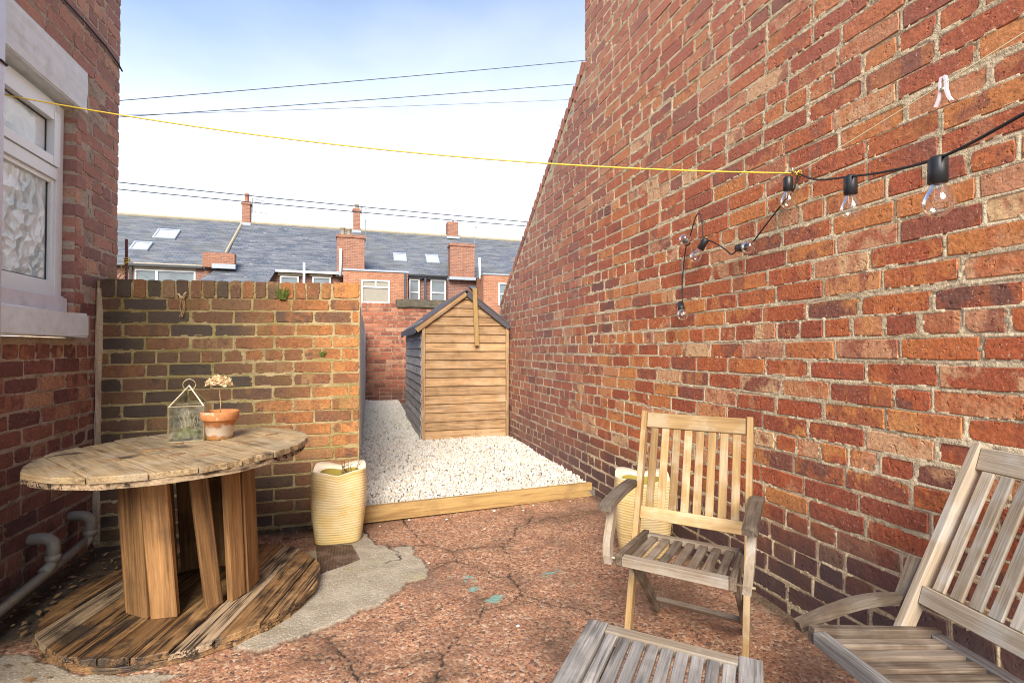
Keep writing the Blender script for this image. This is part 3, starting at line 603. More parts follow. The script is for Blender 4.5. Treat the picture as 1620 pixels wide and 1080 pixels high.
def stones(y0, y1, x0, x1, pitch, size):
    global off
    ny_ = int((y1-y0)/pitch); nx__ = int((x1-x0)/pitch)
    for j in range(ny_):
        for i in range(nx__):
            x = x0+(i+random.random())*pitch; y = y0+(j+random.random())*pitch
            fy = 3.405+.07*x+.045
            if y < fy or (SH[0] < x < SH[1] and SH[2]+.015 < y < SH[3]): continue
            s = size*random.uniform(.6, 1.35); e = Euler((random.random()*6, random.random()*6, random.random()*6)).to_matrix()
            A = np.array(e)*np.array([s, s*random.uniform(.6, .9), s*random.uniform(.5, .8)])
            Vr, Fr = random.choice(rocks); PV.append(Vr @ A.T+np.array([x, y, lvl(x, y)-.012+random.uniform(-.006, .008)])); PF.append(Fr+off); off += len(Vr); PR.append(np.full(len(Fr), random.random()))
stones(3.43, 4.9, .0, 1.745, .0200, .0152); stones(4.9, 6.0, .0, 1.745, .0235, .0172); stones(6.0, 10.2, .0, .72, .028, .021)
for x, y in [(.31, 3.36), (.55, 3.30), (.9, 3.38), (1.2, 3.41), (.12, 3.30), (1.5, 3.42), (.75, 3.05), (.35, 2.66), (1.1, 3.33), (.62, 1.95)]:
    Vr, Fr = random.choice(rocks); s_ = random.uniform(.007, .012); PV.append(Vr*s_*np.array([1, .8, .7])+np.array([x, y, .006])); PF.append(Fr+off); off += len(Vr); PR.append(np.full(len(Fr), random.random()))
gm = np_mesh('gravel', np.concatenate(PV), np.concatenate(PF)); vattr(gm, 'rnd', np.concatenate(PR), 'FACE')
g = G('white limestone chips'); r_ = g.attr('rnd'); P = g.pos(); nn = g.noise(P, 60, 4, .6)
c = g.ramp(r_, [(0, (.36, .33, .28)), (.12, (.58, .53, .45)), (.5, (.56, .53, .475)), (.85, (.65, .625, .575)), (.94, (.66, .54, .38)), (1, (.34, .29, .23))]); c = g.mix(g.mr(nn, .55, .75, 0, .4), c, (.60, .52, .40))
tag(link('gravel', gm, g.bsdf(c, .7, g.bump(nn, .3, .003), .3)), 'loose white limestone chippings around the shed', 'gravel', kind='stuff')

# ------------------------------------------------------------------ shed
shed = thing('garden_shed', 'small wooden overlap shed with felt roof standing on white gravel', 'shed', (1.2, 5.83, .07))
SX0, SX1, SY0, SY1 = .68, 1.72, 5.83, 7.9; CX = (SX0+SX1)/2
def sh(x, y, z): return (x-1.2, y-5.83, z-.07)
EZ, AZ = 1.455, 1.845     # eaves and apex
nb = 17; bh = (AZ-.09)/nb
def gable_x(z):
    if z <= EZ-.0: return SX0, SX1
    t = (z-EZ)/(AZ-EZ); return SX0+t*(CX-SX0), SX1-t*(SX1-CX)
for i in range(nb):
    z0 = .09+i*bh; z1 = min(z0+bh+.012, AZ-.01); a0, b0 = gable_x(z0); a1, b1 = gable_x(z1)
    if z0 < EZ < z1: a0, b0 = SX0, SX1
    if b1-a1 < .02: a1, b1 = CX-.01, CX+.01
    bw = .003*math.sin(i*2.3)
    y0 = SY0-.025; v = [(a0, y0+.001*i % .002, z0+bw), (b0, y0, z0-bw), (b1, SY0-.006, z1), (a1, SY0-.006, z1)]; w = [(x, y+.012, z) for x, y, z in v]
    me = MB().prism(v, w); zc = (z0+z1)/2
    o = me.build('board', M_shed, shed, Matrix.Translation(sh(0, 0, 0)))
    # put the object's own axes on the board so the grain follows it
    ctr = Vector((CX+random.uniform(-.3, .3), SY0, zc)); o.data.transform(Matrix.Translation(-ctr)); o.matrix_basis = Matrix.Translation(Vector(sh(*ctr)))
for i in range(13):
    z0 = .09+i*.107; z1 = min(z0+.119, EZ+.03)
    v = [(SX0-.017, SY0+.04, z0), (SX0-.017, SY1, z0), (SX0-.004, SY1, z1), (SX0-.004, SY0+.04, z1)]; w = [(x+.012, y, z) for x, y, z in v]
    o = MB().prism(v, w).build('side_board', M_shed_side, shed); ctr = Vector((SX0, (SY0+SY1)/2, (z0+z1)/2))
    o.data.transform(Matrix.Translation(-ctr)); o.data.transform(Matrix.Rotation(R(-90), 4, 'Z')); o.matrix_basis = Matrix.Translation(Vector(sh(*ctr))) @ Matrix.Rotation(R(90), 4, 'Z')
MB().box(SX0+.012, SX1-.004, SY0+.006, SY1-.01, .05, EZ).build('wall_frame', M_shed_side, shed, Matrix.Translation(sh(0, 0, 0)))
gp = [(SX0+.03, EZ), (SX1-.03, EZ), (CX, AZ-.03)]
MB().prism([(x, SY0+.006, z) for x, z in gp], [(x, SY1-.01, z) for x, z in gp]).build('gable_frame', M_shed_side, shed, Matrix.Translation(sh(0, 0, 0)))
for x in (SX0+.012, SX1-.012): board('corner_trim', M_shed, shed, sh(x, SY0-.030, .09), sh(x, SY0-.030, EZ-.01), (0, -1, 0), .036, .02)
sa = (AZ-EZ)/(CX-SX0); ov = .075
for sgn, mat in ((-1, M_shed), (1, M_felt)):
    xe = SX0-ov if sgn < 0 else SX1+.016; ze = AZ-abs(xe-CX)*sa
    board('barge_board', mat, shed, sh(CX+sgn*.006, SY0-.045, AZ-.035), sh(xe, SY0-.045, ze-.035), (0, -1, 0), .06, .018)
for sgn in (-1, 1):
    xe = SX0-ov if sgn < 0 else SX1+.016; t = .016; ze = AZ-abs(xe-CX)*sa
    v = [(CX, AZ+.0), (CX, AZ+t*1.25), (xe-.004*0, ze+t*1.2), (xe, ze)]
    MB().prism([(x, SY0-.06, z) for x, z in v], [(x, SY1+.06, z) for x, z in v]).build('roof_panel', M_felt, shed, Matrix.Translation(sh(0, 0, 0)))
xe = SX0-ov; ze = AZ-(CX-xe)*sa
dr = MB(); pts = [(xe-.004, SY0-.062+k*(SY1+.12-SY0)/9) for k in range(10)]
v = []; 
for x, y in pts: d = random.uniform(.05, .085); v += [(x, y, ze+.017), (x-.008, y, ze-d), (x-.002, y, ze-d), (x+.004, y, ze+.013)]
dr.add(v, [(i*4+k, i*4+(k+1) % 4, i*4+4+(k+1) % 4, i*4+4+k) for i in range(9) for k in range(4)]+[(0, 1, 2, 3)[::-1], (36, 37, 38, 39)]); dr.build('felt_drip', M_felt, shed, Matrix.Translation(sh(0, 0, 0)))
nq = MB()
for i in range(nb-2):
    for x in (SX0+.05, CX+.012*math.sin(i*3.), SX1-.05): nq.tube([(x, SY0-.0265, .09+i*bh+.022), (x, SY0-.012, .09+i*bh+.022)], .0035, 6)
nq = nq.build('nails', M_lead2, shed, Matrix.Translation(sh(0, 0, 0))); nq['kind'] = 'stuff'
board('batten', M_sleeper, shed, sh(1.325, SY0-.055, 1.185), sh(1.290, SY0-.068, 1.87), (0, -1, 0), .052, .02)

# ------------------------------------------------------------------ cable drum table
def disc_planks(parent, c, r, ang, edges, z0, z1, mats, name, gap=.004, jit=.006, tilt=(0, 0), hole=0):
    """planks cut to a disc; each is an object whose own X axis follows the grain"""
    d = Vector((math.cos(ang), math.sin(ang), 0)); nrm = Vector((-d.y, d.x, 0))
    for k, (u0, u1) in enumerate(zip(edges[:-1], edges[1:])):
        a, b = u0+gap/2, u1-gap/2; top = []
        s = [a+(b-a)*i/5 for i in range(6)]; rj = r+random.uniform(-.008, .004)
        hw = lambda q: math.sqrt(max(rj*rj-q*q, .0004))+random.uniform(-jit, jit)
        out = [(hw(q), q) for q in s]+[(-hw(q), q) for q in reversed(s)]
        dz = random.uniform(-.0025, .0025); bv = .003
        oi = [(x-math.copysign(bv, x), min(max(y, a+bv*.6), b-bv*.6)) for x, y in out]
        m = len(out); v = [(x, y, z1+dz) for x, y in oi]+[(x, y, z1+dz-bv) for x, y in out]+[(x, y, z0) for x, y in out]
        f = [tuple(range(m))]+[(q*m+i, (q+1)*m+i, (q+1)*m+(i+1) % m, q*m+(i+1) % m) for q in (0, 1) for i in range(m)]+[tuple(range(2*m, 3*m))[::-1]]
        mid = (a+b)/2; me = mesh(name, [(x, y-mid, z-z1) for x, y, z in v], f)
        M = Matrix.Translation((c[0], c[1], z1)) @ Matrix.Rotation(tilt[0], 4, 'X') @ Matrix.Rotation(tilt[1], 4, 'Y') @ Matrix.Rotation(ang, 4, 'Z') @ Matrix.Translation((0, mid, 0))
        link(name, me, mats[k % len(mats)], parent, M)
SPB, SPT = (-.72, 2.60), (-.755, 2.52)
drum = thing('cable_drum_table', 'large weathered wooden cable drum used as a table', 'table', (SPB[0], SPB[1], 0))
rel = lambda x, y: (x-SPB[0], y-SPB[1])
base = thing('base_disc', None, None); base.parent = drum
topd = thing('tabletop', None, None); topd.parent = drum
disc_planks(base, (0, 0), .530, math.atan2(.97, .25), [-.54, -.43, -.31, -.19, -.075, .04, .16, .28, .40, .54], .026, .05, [M_spool_dark, M_spool_dark, M_spool_grey, M_spool_dark, M_spool_dark], 'plank', gap=.006, jit=.009)
disc_planks(base, (0, 0), .525, math.atan2(-.25, .97), [-.53, -.38, -.22, -.06, .10, .26, .40, .53], .002, .024, [M_spool_dark], 'under_plank', jit=.01)
disc_planks(topd, rel(*SPT), .512, math.atan2(-.81, .59), [-.515, -.40, -.26, -.12, .02, .16, .30, .42, .515], .688, .71, [M_spool_top], 'plank', gap=.0045, tilt=(0, R(-1.6)))
disc_planks(topd, rel(*SPT), .508, math.atan2(.59, .81), [-.515, -.36, -.18, 0, .18, .36, .515], .664, .686, [M_spool_grey], 'under_plank', tilt=(0, R(-1.6)))
for x, y, a, s in [(-.60, 2.26, .4, .045), (-.72, 2.33, 1.1, .05), (-.93, 2.31, .3, .04), (-.80, 2.62, 2., .05), (-.50, 2.50, .8, .04), (-.86, 2.50, .2, .06), (-.42, 2.68, 1., .05)]:
    q = MB(); m = 10; o_ = [(s*(.6+.4*random.random())*math.cos(t*6.283/m), .4*s*(.6+.4*random.random())*math.sin(t*6.283/m)) for t in range(m)]
    q.add([(px, py, .0025) for px, py in o_]+[(px*1.1, py*1.1, -.004) for px, py in o_], [tuple(range(m))]+[(i, m+i, m+(i+1) % m, (i+1) % m) for i in range(m)])
    rx, ry = rel(x, y); zt = .7115+(rx-rel(*SPT)[0])*math.tan(R(1.6))
    q.build('stain_scab', M_leaf, topd, Matrix.Translation((rx, ry, zt)) @ Matrix.Rotation(a, 4, 'Z'))
camdir = math.atan2(-2.60, .72)     # from the drum towards the viewer
for p0, p1, inr, lean, mat in [(-97, -66, .0, 0, M_stave), (-65, -38, 0, 0, M_stave), (-37, -13, .0, -3, M_stave), (8, 25, .014, -9, M_stave), (29, 47, 0, 0, M_stave), (48, 72, 0, 0, M_stave), (73, 100, 0, 0, M_stave), (103, 132, 0, 0, M_stave), (135, 165, 0, 0, M_stave), (168, 195, 0, 0, M_stave), (198, 228, 0, 0, M_stave), (230, 260, 0, 0, M_stave)]:
    rr = .25-inr; a = camdir+R((p0+p1)/2); hw = rr*math.sin(R((p1-p0)/2)); r2 = rr*math.cos(R((p1-p0)/2))
    tx, ty = rel(*SPT); la = a+R(lean)
    p_b = Vector((r2*math.cos(a), r2*math.sin(a), .05)); p_t = Vector((tx*.6+r2*math.cos(la), ty*.6+r2*math.sin(la), .664+(r2*math.cos(la))*math.tan(R(1.6))))
    # a slightly bowed plank: arc-shaped section
    o = board('stave', mat, drum, p_b, p_t, (math.cos(a), math.sin(a), 0), hw*2-.004, .03, .004)

# lantern, pot and flower on the table
TT = lambda x: .711+(x-SPT[0])*math.tan(R(1.6))
lan = thing('glass_lantern', 'small metal framed glass lantern with pitched top on the drum table', 'lantern', (-.785, 2.70, TT(-.785)+.001), R(8))
hw, hh, ap = .069, .165, .258; q = MB(); t = .0032
cs = [(-hw, -hw), (hw, -hw), (hw, hw), (-hw, hw)]
for i in range(4):
    a, b = cs[i], cs[(i+1) % 4]; q.tube([(a[0], a[1], 0), (a[0], a[1], hh)], t, 4)
    for z in (t, hh): q.tube([(a[0], a[1], z), (b[0], b[1], z)], t, 4)
    q.tube([(a[0], a[1], hh), (0, 0, ap)], t, 4)
q.build('frame', M_lead, lan)
for i in range(4):
    a, b = Vector((*cs[i], 0)), Vector((*cs[(i+1) % 4], 0)); nrm = ((a+b)/2).normalized()*.0012
    MB().prism([a+nrm, b+nrm, b+nrm+Vector((0, 0, hh)), a+nrm+Vector((0, 0, hh))], [a-nrm, b-nrm, b-nrm+Vector((0, 0, hh)), a-nrm+Vector((0, 0, hh))]).build('pane', M_glass_dirty, lan)
    if i: 
        A = a+Vector((0, 0, hh)); B = b+Vector((0, 0, hh)); T_ = Vector((0, 0, ap)); MB().prism([A+nrm, B+nrm, T_], [A-nrm, B-nrm, T_-Vector((0, 0, .002))]).build('roof_pane', M_glass_dirty, lan)
MB().tube([(.026*math.cos(a), .002, ap+.004+.026*math.sin(a)) for a in [k*.3307 for k in range(20)]], .002, 6).build('ring', M_lead, lan, smooth=True)
box('base_plate', M_lead, lan, -hw, hw, -hw, hw, -.001, .003)
v, f = rock(3, 3); mo = mesh('moss', [(x*.052*(1+.2*random.random()), y*.052*(1+.2*random.random()), .005+max(z, -.1)*.05*(.8+.4*random.random())+.012) for x, y, z in v], [tuple(int(i) for i in t_) for t_ in f])
mo = link('moss_clump', mo, M_moss, None, Matrix.Translation((-.785, 2.70, TT(-.785)+.004))); tag(mo, 'green moss clump lying inside the glass lantern', 'moss')
dq = MB()
for k in range(26):
    a = random.random()*6.28; r0 = random.random()*.03; x0, y0 = r0*math.cos(a), r0*math.sin(a); x1, y1 = x0+random.uniform(-.02, .02), y0+random.uniform(-.02, .02)
    dq.tube([(x0, y0, .045), ((x0+x1)/2+.006, (y0+y1)/2, .085), (x1, y1, random.uniform(.09, .14))], .0011, 4)
dr_ = dq.build('dried_sprigs', M_petal, None, Matrix.Translation((-.785, 2.70, TT(-.785)))); tag(dr_, 'pale dried sprigs standing in moss inside the lantern', 'dried plant')
PX, PY = -.648, 2.675
pot = thing('flower_pot', 'whitened terracotta flower pot beside the lantern on the drum table', 'flower pot', (PX, PY, TT(PX)+.001)); pot.scale = (.93, .93, .97)
MB().lathe([(0, .0), (.054, 0), (.058, .004), (.0735, .092), (.083, .094), (.0855, .098), (.0895, .132), (.087, .136), (.081, .136), (.078, .12), (.074, .104), (0, .104)], 40).build('pot_body', M_terra, pot, smooth=True)
MB().lathe([(.0765, .118), (.05, .121), (0, .119)], 24).build('soil', M_soil, pot)
fl = thing('dried_hydrangea', 'dried cream hydrangea head on a thin stem in the terracotta pot', 'dried flower', (PX, PY, TT(PX)+.118)); fl.scale = (.86, .86, .95)
MB().tube([(0, 0, -.02), (.004, 0, .05), (-.002, .002, .10), (.0, 0, .155)], [.0032, .0028, .0024, .002], 6).build('stem', M_dry, fl, smooth=True)
q = MB()
for k in range(120):
    a = random.random()*6.283; rr = .062*math.sqrt(random.random()); x, y = rr*math.cos(a)-.004, rr*math.sin(a)*.8; z = .150+.034*(1-(rr/.062)**2)+random.uniform(-.010, .008)
    s = random.uniform(.015, .024); e = Euler((random.uniform(-.7, .7), random.uniform(-.7, .7), random.random()*6)).to_matrix()
    pts = [e @ Vector((s*math.cos(t_)*(1 if i_ % 2 else .62), s*math.sin(t_)*(1 if i_ % 2 else .62), .004*(i_ % 2)))+Vector((x, y, z)) for i_, t_ in enumerate([j*math.pi/4 for j in range(8)])]
    low = [p-Vector((0, 0, .0008)) for p in pts]; q.prism(low, pts)
q.build('bloom', M_petal, fl)

# ------------------------------------------------------------------ ribbed cream planters
def planter(loc, rz, label, sc_=1.):
    o = thing('planter', label, 'planter', loc, rz, 'cream ribbed planters'); seg = 80; rows = 112; V = []; F = []
    def sect(a, s, e):   # rounded square
        c_, s_ = math.cos(a), math.sin(a); k = (abs(c_)**e+abs(s_)**e)**(-1/e); return s*k*c_, s*k*s_
    H = .405*sc_
    def lift(a): return .028*sc_*(abs(math.sin(2*a))**1.3)
    for j in range(rows+1):
        t = j/rows; s = (.134+.028*math.sin(min(1, t*1.06)*math.pi*.62)+(-.004*max(0, t-.75)/.25))*sc_; s += .0015*math.sin(j*math.pi/2+.8)*(1 if 2 < j < rows-3 else 0)
        for k in range(seg):
            a = 2*math.pi*k/seg; x, y = sect(a, s, 4.2); V.append((x, y, t*(H+lift(a))))
    F = [(j*seg+k, j*seg+(k+1) % seg, (j+1)*seg+(k+1) % seg, (j+1)*seg+k) for j in range(rows) for k in range(seg)]+[tuple(range(seg))[::-1]]
    link('pot_body', mesh('pot_body', V, F, True), M_cream, o)
    V = []; s0 = (.134+.028*math.sin(math.pi*.62)-.004)*sc_
    for s, dz, ex in ((s0, 0, 4.2), (s0*.99, .004, 4.2), (s0*.80, -.012, 2.6), (s0*.78, -.02, 2.4)):
        for k in range(seg): a = 2*math.pi*k/seg; x, y = sect(a, s, ex); V.append((x, y, H+lift(a)*(1 if s > s0*.9 else .55)+dz))
    F = [(j*seg+k, j*seg+(k+1) % seg, (j+1)*seg+(k+1) % seg, (j+1)*seg+k) for j in range(3) for k in range(seg)]
    link('rim', mesh('rim', V, F, True), M_cream_rim, o)
    V = []
    for s, z in ((s0*.78, None), (s0*.80, H-.08), (s0*.78, H-.14)):
        for k in range(seg): a = 2*math.pi*k/seg; x, y = sect(a, s, 2.4); V.append((x, y, H+lift(a)*.55-.02 if z is None else z))
    V.append((0, 0, H-.135)); F = [(j*seg+k, j*seg+(k+1) % seg, (j+1)*seg+(k+1) % seg, (j+1)*seg+k) for j in range(2) for k in range(seg)]
    link('inner_lining', mesh('inner_lining', V[:-1], F, True), M_cream_in, o)
    link('soil', mesh('soil', [V[2*seg+k] for k in range(seg)]+[V[-1]], [(k, (k+1) % seg, seg) for k in range(seg)]), M_soil, o)
    return o
planter((-.125, 3.205, .004), R(-2), 'cream ribbed planter with dead stems in front of the mossy wall end', .98)
planter((1.545, 2.50, .004), R(-28), 'cream ribbed planter behind the upright slatted chair', .98)
q = MB()
for k in range(16):
    x, y = random.uniform(-.03, .05), random.uniform(-.05, .03); h = random.uniform(.06, .18); dx = random.uniform(-.05, .05)
    q.tube([(x, y, 0), (x+dx*.4, y, h*.6), (x+dx, y+random.uniform(-.03, .03), h)], [.003, .0025, .0015], 5)
    for m in range(3):
        px, pz = x+dx*(.4+.2*m), h*(.5+.2*m); s = .016; aa = random.random()*6
        pts = [Vector((px, y, pz))+Vector((s*math.cos(aa)*d_, s*math.sin(aa)*d_+w_, z_)) for d_, w_, z_ in ((0, 0, 0), (.6, .006, .008), (1.3, 0, .004), (.6, -.006, .004))]
        q.prism(pts, [p+Vector((0, 0, .001)) for p in pts])
st = q.build('dead_plant', M_leaf, None, Matrix.Translation((-.08, 3.25, .30))); tag(st, 'brown dead stems standing in the planter by the mossy wall', 'dead plant')

# ------------------------------------------------------------------ folding teak chairs and footstool
def rail_curve(name, mat, parent, path, w, t, side=Vector((1, 0, 0))):
    """a sawn S-shaped member: rectangular section swept along a path, width across side"""
    P = [Vector(p) for p in path]; c = sum(P, Vector())/len(P); d = (P[-1]-P[0]).normalized(); y = (side-d*side.dot(d)).normalized(); z = d.cross(y)
    B = Matrix((d, y, z)).transposed(); V = []; Bi = B.transposed()
    for i, p in enumerate(P):
        tg = (P[min(i+1, len(P)-1)]-P[max(i-1, 0)]).normalized(); nn = tg.cross(side).normalized()
        for a, b in ((-1, -1), (1, -1), (1, 1), (-1, 1)): V.append(Bi @ (p+side*a*w/2+nn*b*t/2-c))
    n = len(P); F = [(i*4+k, i*4+(k+1) % 4, i*4+4+(k+1) % 4, i*4+4+k) for i in range(n-1) for k in range(4)]+[(3, 2, 1, 0), tuple((n-1)*4+k for k in range(4))]
    bm = bmesh.new(); me = mesh(name, V, F); bm.from_mesh(me); bmesh.ops.recalc_face_normals(bm, faces=bm.faces); bm.to_mesh(me); bm.free()
    M = B.to_4x4(); M.translation = c; return link(name, me, mat, parent, M)
def bez(p0, p1, p2, p3, n=9): 
    p0, p1, p2, p3 = map(Vector, (p0, p1, p2, p3)); return [(1-t)**3*p0+3*(1-t)**2*t*p1+3*(1-t)*t*t*p2+t**3*p3 for t in [i/(n-1) for i in range(n)]]
def chair(loc, rz, label, mb, ms, mr_, ma_, dropped=False, lean=.285, y0=-.05):
    """mb back, ms seat slats, mr_ seat rails, ma_ arms"""
    o = thing('folding_chair', label, 'chair', loc, rz, 'slatted folding garden chairs')
    yb = lambda z: y0+(z/.868)*lean         # line of the long posts
    for s in (-1, 1):
        board('back_post', mb, o, (s*.203, yb(.0), 0), (s*.203, yb(.872), .872), (0, -1, .3), .022, .042)
        board('rear_leg', M_teak_grey if not dropped else mr_, o, (s*.178, -.06, .365), (s*.178, .325, 0), (0, 1, 1), .022, .04)
        board('seat_rail', ms, o, (s*.183, -.205, .405), (s*.183, .165, .373), (0, 0, 1), .022, .042)
    board('top_rail', mb, o, (-.191, yb(.838), .838), (.191, yb(.838), .838), (0, -1, .33), .062, .02)
    board('lower_rail', mb, o, (-.191, yb(.482), .482), (.191, yb(.482), .482), (0, -1, .33), .048, .02)
    for k in range(8):
        x = -.158+k*.0451; board('back_slat', mb, o, (x, yb(.504), .504), (x, yb(.808), .808), (0, -1, .33), .030, .010)
    board('front_rail', mr_, o, (-.171, -.192, .402), (.171, -.192, .402), (0, 0, 1), .034, .032)
    board('seat_back_rail', mr_, o, (-.171, .148, .376), (.171, .148, .376), (0, 0, 1), .034, .022)
    for k in range(7):
        x = -.141+k*.047; board('seat_slat', ms, o, (x, -.173, .402), (x, .130, .379), (0, 0, 1), .029, .014)
    board('stretcher', M_teak_grey if not dropped else mr_, o, (-.166, .258, .073), (.166, .258, .073), (0, 1, 1), .035, .018)
    board('stretcher', mr_ if dropped else M_teak_grey, o, (-.191, yb(.06), .06), (.191, yb(.06), .06), (0, 1, -.3), .035, .018)
    for s in (-1, 1):
        x = s*.232
        if dropped:
            rail_curve('arm_support', ma_, o, bez((x, -.205, .40), (x, -.10, .435), (x, -.02, .465), (x, .10, .452)), .024, .027)
            board('arm', ma_, o, (x-.004, .115, .44), (x-.004, .165, .56), (0, -1, .35), .044, .022)
            continue
        rail_curve('arm', ms, o, bez((x, -.205, .575), (x, -.10, .590), (x, .02, .597), (x, .145, .588)), .046, .022)
        rail_curve('arm_support', mr_, o, bez((x, -.135, .565), (x, -.10, .50), (x, -.215, .46), (x-s*.010, -.185, .385)), .026, .040)
        MB().tube([(x+s*.014, -.185, .40), (x-s*.04, -.185, .40)], .005, 8).build('bolt', M_lead, o, smooth=True)
    return o
CH1 = (1.135, 1.554, .003); CH2 = (1.281, .786, .003)
chair(CH1, math.atan2(-.73, .68), 'golden teak slatted folding armchair facing the yard near the gravel edge', M_teak, M_teak_grey, M_teak_pale, M_teak_grey)
chair(CH2, math.atan2(-.985, -.17), 'silvery grey slatted folding chair with collapsed arm at the right edge', M_teak_pale, M_teak_grey, M_teak_silver, M_teak_grey, True, .45, -.12)
fs = thing('footstool', 'silver grey slatted footstool in front of the golden armchair', 'footstool', (.62, .95, .003), math.atan2(-.290, .313))
# local x along its width, +y towards the chair
W_, D_ = .427, .43
fx = Vector((math.cos(fs.rotation_euler.z), math.sin(fs.rotation_euler.z), 0)); fy = Vector((-fx.y, fx.x, 0))
mid = Vector((.7565, 1.099, 0)); fs.location = mid-fy*(D_/2)+Vector((0, 0, .003))
for s in (-1, 1):
    board('end_board', M_teak_silver, fs, (s*(W_/2-.027), -D_/2, .389), (s*(W_/2-.027), D_/2+.004, .389), (0, 0, 1), .052, .022)
    board('end_rail', M_teak_pale, fs, (-(W_/2-.054), s*(D_/2-.018), .389), (W_/2-.054, s*(D_/2-.018), .389), (0, 0, 1), .034, .021)
    board('leg', M_teak_grey, fs, (s*.165, -.17, .37), (s*.165, .19, 0), (0, 1, 1), .022, .04); board('leg', M_teak_grey, fs, (s*.14, .17, .37), (s*.14, -.19, 0), (0, -1, 1), .022, .04)
for k in range(9):
    x = -.1405+k*.0352; board('slat', M_teak_silver, fs, (x, -D_/2+.036, .388), (x, D_/2-.036, .388), (0, 0, 1), .0285, .014)
board('stretcher', M_teak_grey, fs, (-.154, .155, .04), (.154, .155, .04), (0, 1, 1), .03, .016)

# ------------------------------------------------------------------ small things in the yard
dg = [(-0.245, 3.066), (-0.051, 3.035), (-0.004, 2.814), (-0.205, 2.69)]
dcm = (-.125, 2.90); dc = MB().prism([(x-dcm[0], y-dcm[1], -.02) for x, y in dg[::-1]], [(x-dcm[0], y-dcm[1], .002) for x, y in dg[::-1]]).build('drain_cover', M_grid, None, Matrix.Translation((dcm[0], dcm[1], .007)) @ Matrix.Identity(4))
tag(dc, 'square rusty grid drain cover set in the concrete by the planter', 'drain cover')
wp = thing('waste_pipe', 'grey plastic waste pipe with two elbows running along the left wall', 'pipe', (-1.41, 2.9, .1))
o_ = Matrix.Translation((1.41, -2.9, -.1))
MB().tube([(-1.402, 1.9, .05), (-1.402, 2.45, .075), (-1.402, 3.0, .105), (-1.402, 3.20, .118)], .0225, 14).build('pipe_run', M_pipe, wp, o_, True)
for y0, yy, mat in ((2.93, 2.90, M_pipe), (3.235, 3.235, M_pipe_pale)):
    MB().tube([(-1.51, yy, .245), (-1.45, yy, .247), (-1.424, yy+.002, .242), (-1.405, yy+.006, .222), (-1.401, yy+.006, .19), (-1.401, yy, .155)], .027, 14).build('elbow', M_pipe, wp, o_, True)
    MB().tube([(-1.401, yy, .165), (-1.401, yy-.002, .135)], .031, 14).build('collar', M_pipe, wp, o_, True)
    MB().tube([(-1.401, yy, .14), (-1.401, yy-.02, .118), (-1.402, yy-.07, .110)], .025, 14).build('bend', M_pipe, wp, o_, True)
dp = thing('downpipe', 'pale plastic downpipe with black clips at the left edge by the window', 'downpipe', (-1.43, 2.50, 0))
MB().tube([(0, 0, .1), (0, 0, 2.2), (0, .004, 4.4)], .034, 16).build('pipe', M_pipe_pale, dp, smooth=True)
for z in (2.30, 2.62): MB().tube([(.04*math.cos(a), .04*math.sin(a), z+.02*math.sin(a*.5)) for a in [k*.42 for k in range(16)]], .005, 6).build('clip', M_black, dp, smooth=True)
q = MB().tube([(-1.482, 2.6, 2.94), (-1.482, 3.093, 2.951), (-1.482, 3.274, 2.962), (-1.482, 3.519, 2.966), (-1.482, 3.68, 2.949), (-1.482, 3.74, 2.93)], .0055, 6).build('wall_cable', M_cable, None, smooth=True)
tag(q, 'dark cable clipped across the bricks high on the left house wall', 'cable')
def sag(a, b, s, n=24):
    a = Vector(a); b = Vector(b); return [a.lerp(b, t)-Vector((0, 0, 4*s*t*(1-t))) for t in [i/n for i in range(n+1)]]
hook = Vector((1.722, 1.592, 1.868))
M_pale_line = plain('lit line', (.78, .70, .42), .6, var=.15, bump=0)  # paler copy of the yellow cord, painting its lit stretch
cl = thing('clothes_line', 'thin yellow clothes line stretched across the yard to the brick wall', 'clothes line', hook); lo = Matrix.Translation(-hook)
MB().tube(sag((-1.478, 2.62, 2.225), hook, .075), .003, 6).build('line_span', M_yellow, cl, lo, True)
MB().tube([hook+Vector((.012*math.cos(a), .010*math.sin(a), .010*math.sin(a*1.7))) for a in [k*.7 for k in range(22)]], .002, 5).build('knot', M_yellow, cl, lo, True)
MB().tube(sag(hook, (1.66, .10, 2.13), .012), .0019, 6).build('line_tail', M_pale_line, cl, lo, True)
hk = MB().tube([(1.75, 1.592, 1.868), (1.70, 1.592, 1.868), (1.692, 1.592, 1.876), (1.692, 1.592, 1.888)], .004, 8).build('wall_hook', M_lead, None, smooth=True); tag(hk, 'small metal hook in the brick wall holding the line and lights', 'hook')
lp = sag(hook, (1.66, .10, 2.13), .012, 60); pgp = min(lp, key=lambda p: abs(p.y-1.045))
peg = thing('clothes_peg', 'pale plastic peg hanging on the clothes line', 'peg', pgp)
for s in (-1, 1): rail_curve('peg_half', M_pegm, peg, [(0, s*.004, .022), (0, s*.008, .005), (0, s*.007, -.02), (0, s*.013, -.045), (0, s*.022, -.063)], .012, .006)
MB().tube([(-.008, 0, -.018), (.008, 0, -.018)], .006, 10).build('spring', M_lead, peg, smooth=True)
sg = thing('string_lights', 'black festoon light string with clear bulbs draped on the brick wall', 'string lights', hook)
ho = Matrix.Translation(-hook); xw = 1.705
loop = [hook] + [Vector((xw, y, z)) for y, z in [(1.60, 1.80), (1.644, 1.768), (1.747, 1.690), (1.822, 1.632), (1.87, 1.617), (1.92, 1.612), (1.96, 1.60), (2.006, 1.635), (2.097, 1.690), (2.16, 1.72), (2.172, 1.81), (2.195, 1.858), (2.225, 1.845), (2.27, 1.76), (2.305, 1.71), (2.328, 1.606), (2.343, 1.502), (2.338, 1.40)]]
